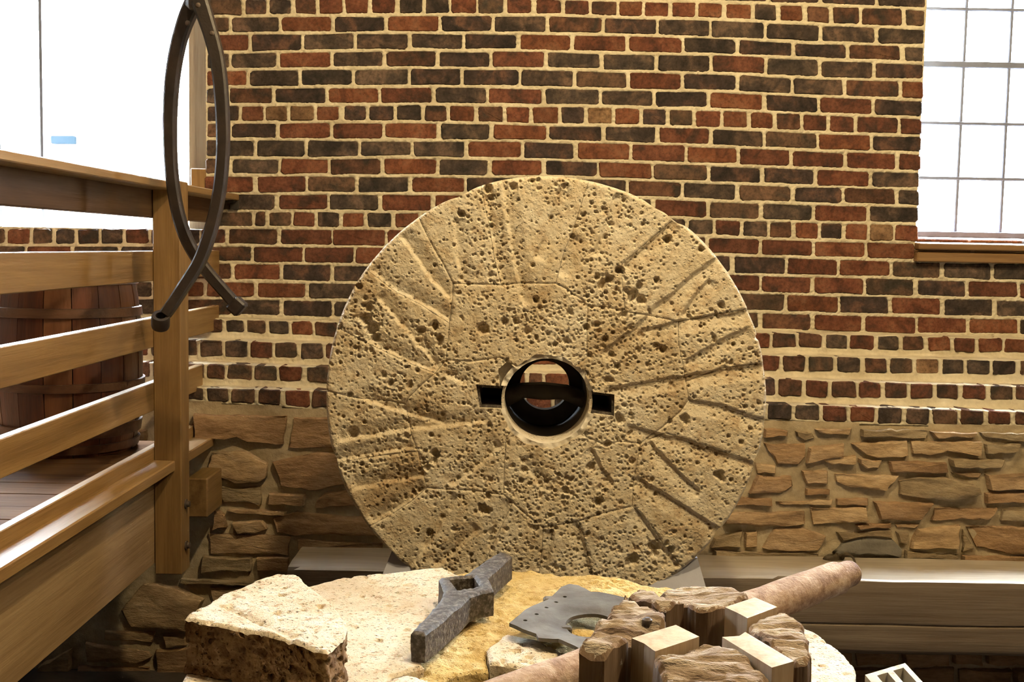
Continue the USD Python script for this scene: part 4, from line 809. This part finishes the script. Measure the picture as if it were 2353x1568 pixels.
V, FF = slab(pg, plate_top, 0, .006, side_rings=1, bres=.004)
nt = len(V)
V2 = V.copy(); side = V2[:, 2] <= 1e-6
V2[side, 2] = plate_top(V2[side, 0], V2[side, 1]) - .007
obj('plate', (V2, FF), MT['lead'], lp, smooth=30)
for q in ((1300, 1462), (1262, 1395), (1400, 1470)):
    c = z2([q], TZ)[0]; obj('lump', roughen(box(c[0] - .012, c[0] + .012, c[1] - .012, c[1] + .012, TZ - .02, TZ + PH - .004, .004), .001, 90), MT['lead'], lp)

# wooden hub of weathered blocks and fresh wedges
HZ = TZ + .2
hub = thing('wooden_hub', 'weathered round wooden hub with pale new wedges, front right on the flat millstone', 'wooden hub', (.25, 1.67, TZ))
q2 = lambda pts: z2([(1300 + a / 3.361, 1240 + b / 3.361) for a, b in pts], HZ)
HB = [('block', [(100, 850), (130, 790), (200, 700), (320, 610), (350, 530), (455, 432), (560, 470), (690, 530), (765, 570), (772, 690), (490, 778), (470, 800), (300, 880)], 'weathered', .02),
      ('block', [(470, 425), (560, 387), (700, 405), (740, 440), (800, 475), (935, 497), (850, 518), (775, 556), (700, 526), (600, 480)], 'weathered', .012),
      ('block', [(722, 400), (775, 365), (1000, 352), (1280, 383), (1415, 445), (1330, 490), (1205, 530), (1100, 545), (1000, 530), (940, 490), (770, 445)], 'weathered', .012),
      ('block', [(1408, 645), (1560, 577), (1700, 580), (1850, 680), (1900, 860), (1870, 935), (1780, 955), (1620, 860), (1450, 735), (1415, 690)], 'weathered', .015),
      ('block', [(690, 905), (950, 815), (1200, 802), (1400, 905), (1590, 1025), (1480, 1105), (1150, 1150), (800, 1120), (690, 990)], 'weathered', .016)]
rh = np.random.default_rng(3)
for i, (nm, pts, m_, rough) in enumerate(HB):
    pg = Polygon(q2(pts)).buffer(-.002).buffer(.001)
    ex = dense(np.array(pg.exterior.coords)[:-1], .004); cc = ex.mean(0)
    ex = ex + (ex - cc) / np.linalg.norm(ex - cc, axis=1, keepdims=True) * ((fbm(np.column_stack([ex * 60, 0 * ex[:, :1] + i]), 3, 7) - .52) * .012)[:, None]
    pg = max(getattr(Polygon(ex).buffer(0), 'geoms', [Polygon(ex).buffer(0)]), key=lambda g: g.area)
    top = lambda u, v, r=rough, s=i: HZ + (fbm(np.column_stack([u * 14, v * 26, 0 * u + s]), 4, 101 + s) - .5) * r * 1.8 + (fbm(np.column_stack([u * 20, v * 90, 0 * u + s]), 3, 121 + s) - .5) * r * .9
    cc = np.array(pg.centroid.coords[0])
    def sn(q, w, s=i, r=rough, cc=cc):
        f = np.column_stack([q * 70, w * 6]); outw = (q - np.array([.255, 1.67])); outer = np.clip((np.linalg.norm(outw, axis=1) - .13) / .03, 0, 1)
        a = (fbm(f, 3, 140 + s) - .47) * r * .9 * outer
        return (q - cc) / np.linalg.norm(q - cc, axis=1, keepdims=True) * a[:, None]
    V, FF = slab(pg, top, TZ + .001, .0045, side_rings=12, side_noise=sn, round_r=.005)
    # grain-coloured ends on top, long grain down the sides: one mesh each
    p_ = obj(nm, (V, FF), MT['weathered'], hub, smooth=55)
    V, FF = slab(pg.buffer(-.0015), lambda u, v, top=top: top(u, v) + .0012, HZ - .03, .005, side_rings=1, round_r=.005, close=False)
    obj('end_grain', (V, FF), MT['weathered_top'], p_, smooth=True)
WG = [[(1222, 545), (1460, 467), (1640, 545), (1402, 635), (1380, 622), (1320, 590)], [(1200, 777), (1335, 768), (1385, 735), (1770, 968), (1590, 1020), (1400, 902)], [(500, 787), (850, 681), (1038, 776), (690, 893), (668, 880), (600, 830)]]
for pts in WG:
    pg = Polygon(q2(pts)).buffer(-.001)
    V, FF = slab(pg, lambda u, v: HZ + .006 + 0 * u, TZ + .001, .02, side_rings=2, bres=.012, round_r=.0015)
    obj('wedge', (V, FF), MT['fresh'], hub, smooth=30, label='pale new wooden wedge')
c = q2([(628, 665)])[0]
obj('nail', lathe([(0, HZ - .03), (.004, HZ - .03), (.004, HZ + .004), (.007, HZ + .004), (.0075, HZ + .009), (.004, HZ + .012), (0, HZ + .012)], 14, 'z', (c[0], c[1], 0)), MT['iron_rust'], hub, smooth=40)

# wooden roller behind the hub
pr = .037; A0 = at_z(1000, 1668, TZ + pr); A1 = at_z(1957, 1316, TZ + pr)
A0 = A1 + (A0 - A1) * 1.0; dv = (A0 - A1) / np.linalg.norm(A0 - A1); Lr = np.linalg.norm(A0 - A1)
roll = thing('wooden_roller', 'long round wooden pole with a stepped end, lying behind the wooden hub', 'wooden pole', (A0 + A1) / 2 - np.array([0, 0, pr]))
prof = [(0, 0), (.020, 0), (.027, .004), (.029, .012), (.029, .060), (.031, .064), (.0365, .069), (.037, .08)] + [(.037 + .0012 * math.sin(t * 31), t) for t in np.linspace(.12, Lr - .05, 24)] + [(.036, Lr - .01), (.03, Lr), (0, Lr)]
m = lathe(prof, 40); u = np.cross((0, 0, 1), dv); u /= np.linalg.norm(u); T = np.eye(4); T[:3, 0] = u; T[:3, 1] = np.cross(dv, u); T[:3, 2] = dv; T[:3, 3] = A1; m.apply_transform(T); m = roughen(m, .0012, 30)
obj('shaft', m, MT['pole'], roll, smooth=40)

# white block with square openings, lower right
wb = [(1990, 1548), (2082, 1521), (2125, 1572), (2060, 1612), (2030, 1600)]
BZ = EYE - .84
pq = z2([(1988, 1548), (2080, 1521), (2122, 1569), (2030, 1600)], BZ); o_ = pq[0]; ex = pq[1] - pq[0]; ey = pq[3] - pq[0]
loc = lambda a, b: o_ + ex * a + ey * b
fr = Polygon([loc(0, 0), loc(1, 0), loc(1, 1), loc(0, 1)])
for a in (.22, .62):
    fr = fr.difference(Polygon([loc(a, .16), loc(a + .26, .16), loc(a + .26, .84), loc(a, .84)]))
fr2 = Polygon([loc(0, 0), loc(1, 0), loc(1, 1), loc(0, 1)])
wt = thing('white_block', 'white block with two square openings at the bottom right edge, beside the flat millstone', 'block', (*fr2.centroid.coords[0], pz))
V, FF = slab(fr, lambda u, v: BZ + 0 * u, pz + .001, .012, side_rings=2, round_r=.003)
obj('body', (V, FF), MT['white_block'], wt, smooth=30)

# ------------------------------------------------------------------ hewn timber along the foot of the wall
bz1 = EYE - 1.11; bz0 = bz1 - .265
beam = thing('timber_beam', 'long thick hewn timber with a pale smooth top, lying along the foot of the rubble wall', 'timber', (1.0, 3.93, FLOOR_Z))
bx0 = float(at_y(663, 1320, 3.82)[0])
nx, nsec = 160, None
sec = [(3.80, bz0 + .02), (3.803, bz0 + .06), (3.80, bz0 + .085), (3.80, bz0 + .1), (3.808, bz0 + .106), (3.80, bz0 + .112), (3.80, bz0 + .18), (3.801, bz1 - .03), (3.806, bz1 - .008), (3.815, bz1), (3.88, bz1 + .002), (3.96, bz1 + .004), (4.04, bz1 + .003), (4.075, bz1), (4.08, bz1 - .02), (4.08, bz0 + .02), (4.06, bz0), (3.82, bz0)]
sec = np.array(sec); X_ = np.linspace(bx0, 2.5, nx); VV = np.stack([np.column_stack([np.full(len(sec), x), sec]) for x in X_])
nn = (fbm(VV * np.array([3, 14, 14]), 3, 161) - .47) * .014; VV[..., 1] += nn; VV[..., 2] += (fbm(VV * np.array([2.5, 9, 9]), 3, 163) - .47) * .016
k = len(sec); FF = []
for a in range(nx - 1):
    for b in range(k):
        p0, p1 = a * k + b, a * k + (b + 1) % k; FF += [(p0, p1, p1 + k), (p0, p1 + k, p0 + k)]
FF += [(0, b + 1, b) for b in range(1, k - 1)] + [((nx - 1) * k, (nx - 1) * k + b, (nx - 1) * k + b + 1) for b in range(1, k - 1)]
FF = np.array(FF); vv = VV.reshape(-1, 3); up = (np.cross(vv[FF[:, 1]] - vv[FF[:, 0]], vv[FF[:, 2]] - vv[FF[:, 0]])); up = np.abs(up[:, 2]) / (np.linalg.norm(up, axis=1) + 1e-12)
istop = (up > .75) & (vv[FF].mean(1)[:, 2] > bz1 - .02)  # upward faces take a paler, smoother wood than the sides
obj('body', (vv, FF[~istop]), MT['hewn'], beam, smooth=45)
obj('worn_top', (vv, FF[istop]), MT['worn_top'], beam, smooth=45, label='pale smooth top of the timber')
for x0 in (-.5, .9, 2.1):
    obj('bearer', box(x0, x0 + .14, 3.84, 4.06, FLOOR_Z, bz0 + .006, .006), MT['hewn'], beam)
# tangle of old root on the timber
tw = at_z(1925, 1292, bz1)
root = thing('dry_root', 'small dark dried root on the timber against the rubble wall', 'root', (float(tw[0]), 4.03, bz1))
m = trimesh.creation.icosphere(3, 1.0); m.vertices *= (.035, .02, .016); m.apply_translation((tw[0] - .01, 4.03, bz1 + .012))
obj('clump', roughen(m, .006, 60), MT['rope'], root, smooth=True)
pts = spline([(tw[0] + .01, 4.02, bz1 + .015), (tw[0] + .03, 4.0, bz1 + .035), (tw[0] + .05, 4.0, bz1 + .02), (tw[0] + .055, 3.99, bz1 + .006)], 10)
obj('shoot', bar(pts, np.linspace(.012, .006, 10), np.linspace(.012, .006, 10)), MT['rope'], root, smooth=True)

# ------------------------------------------------------------------ the platform at the left with its railing
RX = -1.17
PFZ = EYE - .70
zx = lambda px, py: float(at_x(px, py, RX)[2])
plat = thing('platform', 'raised wooden platform floor at the left with a broad pine fascia board', 'platform', (-2.1, 3.2, FLOOR_Z))
yb = -1.0; k = 0
while yb < 3.9:
    w = .148 if k % 2 else .142
    obj('floor_board', box(-3.2, RX - .004, yb, yb + w - .003, PFZ - .03 + .0006 * (k % 3), PFZ + .0006 * (k % 3), .002), MT['floorboard'], plat); yb += w; k += 1
FB0 = EYE - 1.056
obj('fascia_board', box(RX - .045, RX - .002, -1.0, 3.70, FB0, EYE - .745, .003), MT['fascia'], plat, label='broad pale pine fascia board')
for y0 in (-.9, 0, .8, 1.6, 2.4, 3.2, 3.85):
    obj('joist', box(-3.2, RX - .05, y0, y0 + .05, PFZ - .23, PFZ - .03), MT['hewn'], plat)
for x0, y0 in ((-3.1, 1.6), (-3.1, 3.8), (-1.32, 1.6), (-2.3, 3.8), (-3.1, -.9), (-1.32, -.9)):
    obj('leg', box(x0, x0 + .1, y0, y0 + .1, FLOOR_Z, PFZ - .23), MT['hewn'], plat)

rail = thing('railing', 'oak railing of horizontal boards on a square post at the left', 'railing', (RX, 3.0, PFZ))
PY0, PY1 = 3.63, 3.72
def seg(y0, y1, z0, z1, x0=RX - .028, x1=RX, mt='oak_1', nm='rail_board', b=.0025):
    obj(nm, box(x0, x1, y0, y1, z0, z1, b), MT[mt], rail)
px_x0 = RX; px_x1 = RX + .089
obj('post', box(px_x0, px_x1, PY0, PY1, float(at_y(385, 1321, PY0)[2]), zx(352, 412) - .004, .003), MT['oak_2'], rail)
for yy in (1.25, -.95):
    obj('post', box(px_x0, px_x1, yy, yy + .089, FB0 - .01, zx(352, 412) - .004, .003), MT['oak_2'], rail)
for top, bot, ends in (((577, 580), (648, 675), 4.46), ((733, 795), (806, 886), 4.44), ((880, 1010), (945, 1103), 4.24), ((1030, 1222), (1094, 1330), 4.12)):
    z1 = zx(352, top[0]) * .5 + zx(0, top[1]) * .5; z0 = zx(352, bot[0]) * .5 + zx(0, bot[1]) * .5
    seg(-1.0, ends, z0, z1)
# top rail on edge under a flat cap
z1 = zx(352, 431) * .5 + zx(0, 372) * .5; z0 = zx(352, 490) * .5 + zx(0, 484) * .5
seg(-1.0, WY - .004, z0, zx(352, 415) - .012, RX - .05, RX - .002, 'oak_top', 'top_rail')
cz = float(at_x(352, 409, -1.09)[2])
obj('cap_board', box(RX - .09, -1.09, -1.0, WY - .004, cz - .024, cz, .003), MT['oak_1'], rail)
lz = EYE - .71
for y0, y1, nm in ((-1.0, PY0 - .001, 'ledge_board'), (PY1 + .001, 4.10, 'ledge_board')):
    obj(nm, box(RX - .03, -1.10, y0, y1, lz - .035, lz, .004), MT['oak_1'], rail)
for zpx in (1165, 1262):
    c = at_x(418, zpx, px_x1); m = lathe([(0, 0), (.016, 0), (.016, .004), (.010, .005), (.010, .014), (0, .016)], 18)
    m.apply_transform(trimesh.transformations.rotation_matrix(math.pi / 2, (0, 1, 0))); m.apply_translation((px_x1, PY0 + .045, c[2]))
    obj('bolt', m, MT['iron_rust'], rail, smooth=40)
c = at_y(535, 466, WY)
obj('wall_bracket', trimesh.util.concatenate([box(-1.125, c[0] + .025, WY - .012, WY - .004, c[2] - .028, c[2] + .03, .002), box(-1.125, -1.10, WY - .05, WY - .006, c[2] + .0, c[2] + .03, .002)]), MT['iron_dark'], rail)
bo = thing('timber_block', 'square oak timber end poking out between the railing post and the rubble wall', 'timber block', (-1.1, 4.0, EYE - .96))
obj('body', box(-1.145, -1.07, 3.90, 4.10, EYE - .965, EYE - .825, .005), MT['oak_1'], bo)

# barrel of dark staves behind the railing
bc = (-1.50, 3.765); bh = .585; BZ0 = PFZ + .0022
bar_ = thing('barrel', 'dark reddish brown stave barrel with wooden hoops standing behind the railing', 'barrel', (bc[0], bc[1], BZ0))
def brad(t): return .212 + .026 * math.sin(math.pi * min(max(t, 0), 1)) ** .8
ns = 17; tt = np.linspace(0, 1, 9); a0 = .35
for s in range(ns):
    a = a0 + s * 2 * math.pi / ns; b = a + 2 * math.pi / ns - .012; V = []; 
    wob = [0, .0015, -.001, .002, 0.0005][s % 5]
    for t in tt:
        for q in np.linspace(a, b, 4): V.append((bc[0] + (brad(t) + wob) * math.cos(q), bc[1] + (brad(t) + wob) * math.sin(q), BZ0 + t * bh))
        for q in np.linspace(b, a, 2): V.append((bc[0] + (brad(t) - .016) * math.cos(q), bc[1] + (brad(t) - .016) * math.sin(q), BZ0 + t * bh))
    FF = []
    for i in range(8):
        for j in range(6):
            p0, p1 = i * 6 + j, i * 6 + (j + 1) % 6; FF += [(p0, p1, p1 + 6), (p0, p1 + 6, p0 + 6)]
    FF += [(0, j + 1, j) for j in range(1, 5)] + [(48, 48 + j, 48 + j + 1) for j in range(1, 5)]
    obj('stave', (np.array(V), np.array(FF)), MT['barrel' if s % 3 else 'barrel_light'], bar_, smooth=35)
for t0, t1 in ((.015, .065), (.10, .17), (.36, .41), (.765, .82), (.945, .985)):
    prof = [(brad(t0) + .002, t0 * bh), (brad(t0) + .0095, t0 * bh + .002), (brad(t1) + .0095, t1 * bh - .002), (brad(t1) + .002, t1 * bh), (brad(t0) + .002, t0 * bh)]
    obj('hoop', lathe(prof, 64, 'z', (bc[0], bc[1], BZ0)), MT['hoop'], bar_, smooth=30)
obj('head', lathe([(0, .95 * bh), (brad(.95) - .017, .95 * bh), (brad(.95) - .017, .92 * bh), (0, .92 * bh)], 48, 'z', (bc[0], bc[1], BZ0)), MT['barrel'], bar_, smooth=30)

# ------------------------------------------------------------------ lifting tongs
tg = thing('lifting_tongs', 'pair of dark curved iron lifting tongs hanging in front of the railing post', 'tongs', (*at_y(455, 740, 3.2)[:2], EYE - .2))
def arm(pxs, nm):
    p = np.array([(*at_y(x, y, Y),) for x, y, Y in pxs]); return spline(p[:, [2, 0, 1]], 60)[:, [1, 2, 0]]
ra = arm([(460, 2, 3.27), (479, 60, 3.26), (498, 130, 3.25), (509, 220, 3.24), (513, 320, 3.23), (509, 400, 3.22), (497, 480, 3.21), (478, 550, 3.20), (455, 608, 3.19), (425, 655, 3.18), (396, 700, 3.17), (380, 722, 3.165)], 'arm')
la = arm([(448, 2, 3.31), (424, 55, 3.32), (405, 125, 3.325), (393, 220, 3.33), (391, 320, 3.33), (395, 400, 3.33), (405, 470, 3.33), (425, 540, 3.33), (455, 596, 3.335), (490, 641, 3.34), (520, 675, 3.345), (548, 706, 3.35)], 'arm')
wd = np.interp(np.linspace(0, 1, 60), [0, .1, .5, .75, 1], [.048, .040, .033, .034, .031])
obj('arm', bar(ra, wd, .036, up=(0, 1, 0), chamfer=.3), MT['iron_tongs'], tg, smooth=25)
obj('arm', bar(la, wd, .036, up=(0, 1, 0), chamfer=.3), MT['iron_tongs'], tg, smooth=25)
e = at_y(369, 738, 3.16); m = lathe([(.013, -.021), (.024, -.021), (.0255, -.015), (.0255, .014), (.0235, .020), (.014, .020), (.013, -.021)], 36)
m.apply_transform(trimesh.transformations.rotation_matrix(.6, (1, 0, 0))); m.apply_transform(trimesh.transformations.rotation_matrix(.25, (0, 1, 0))); m.apply_translation(e)
obj('eye', m, MT['iron_tongs'], tg, smooth=35, label='ring-shaped eye at the lower end of one arm')
e = at_y(545, 704, 3.35); m = box(-.021, .021, -.024, .024, -.024, .024, .006); m.apply_transform(trimesh.transformations.rotation_matrix(.72, (0, 1, 0))); m.apply_translation(e)
obj('jaw', m, MT['iron_tongs'], tg)
for x, y, Y in ((431, 53, 3.295), (487, 77, 3.24), (455, 12, 3.25)):
    c = at_y(x, y, Y); m = trimesh.creation.icosphere(2, .0075); m.vertices *= (1, .6, 1); m.apply_translation(c); obj('rivet', m, MT['iron_rust'], tg, smooth=True)
t0 = at_y(455, 0, 3.29)
obj('hanger', [box(t0[0] - .032, t0[0] + .032, 3.265, 3.315, t0[2] - .03, t0[2] + .07, .012), box(t0[0] - .011, t0[0] + .011, 3.279, 3.301, t0[2] + .06, CEIL, .003)], MT['iron_tongs'], tg)
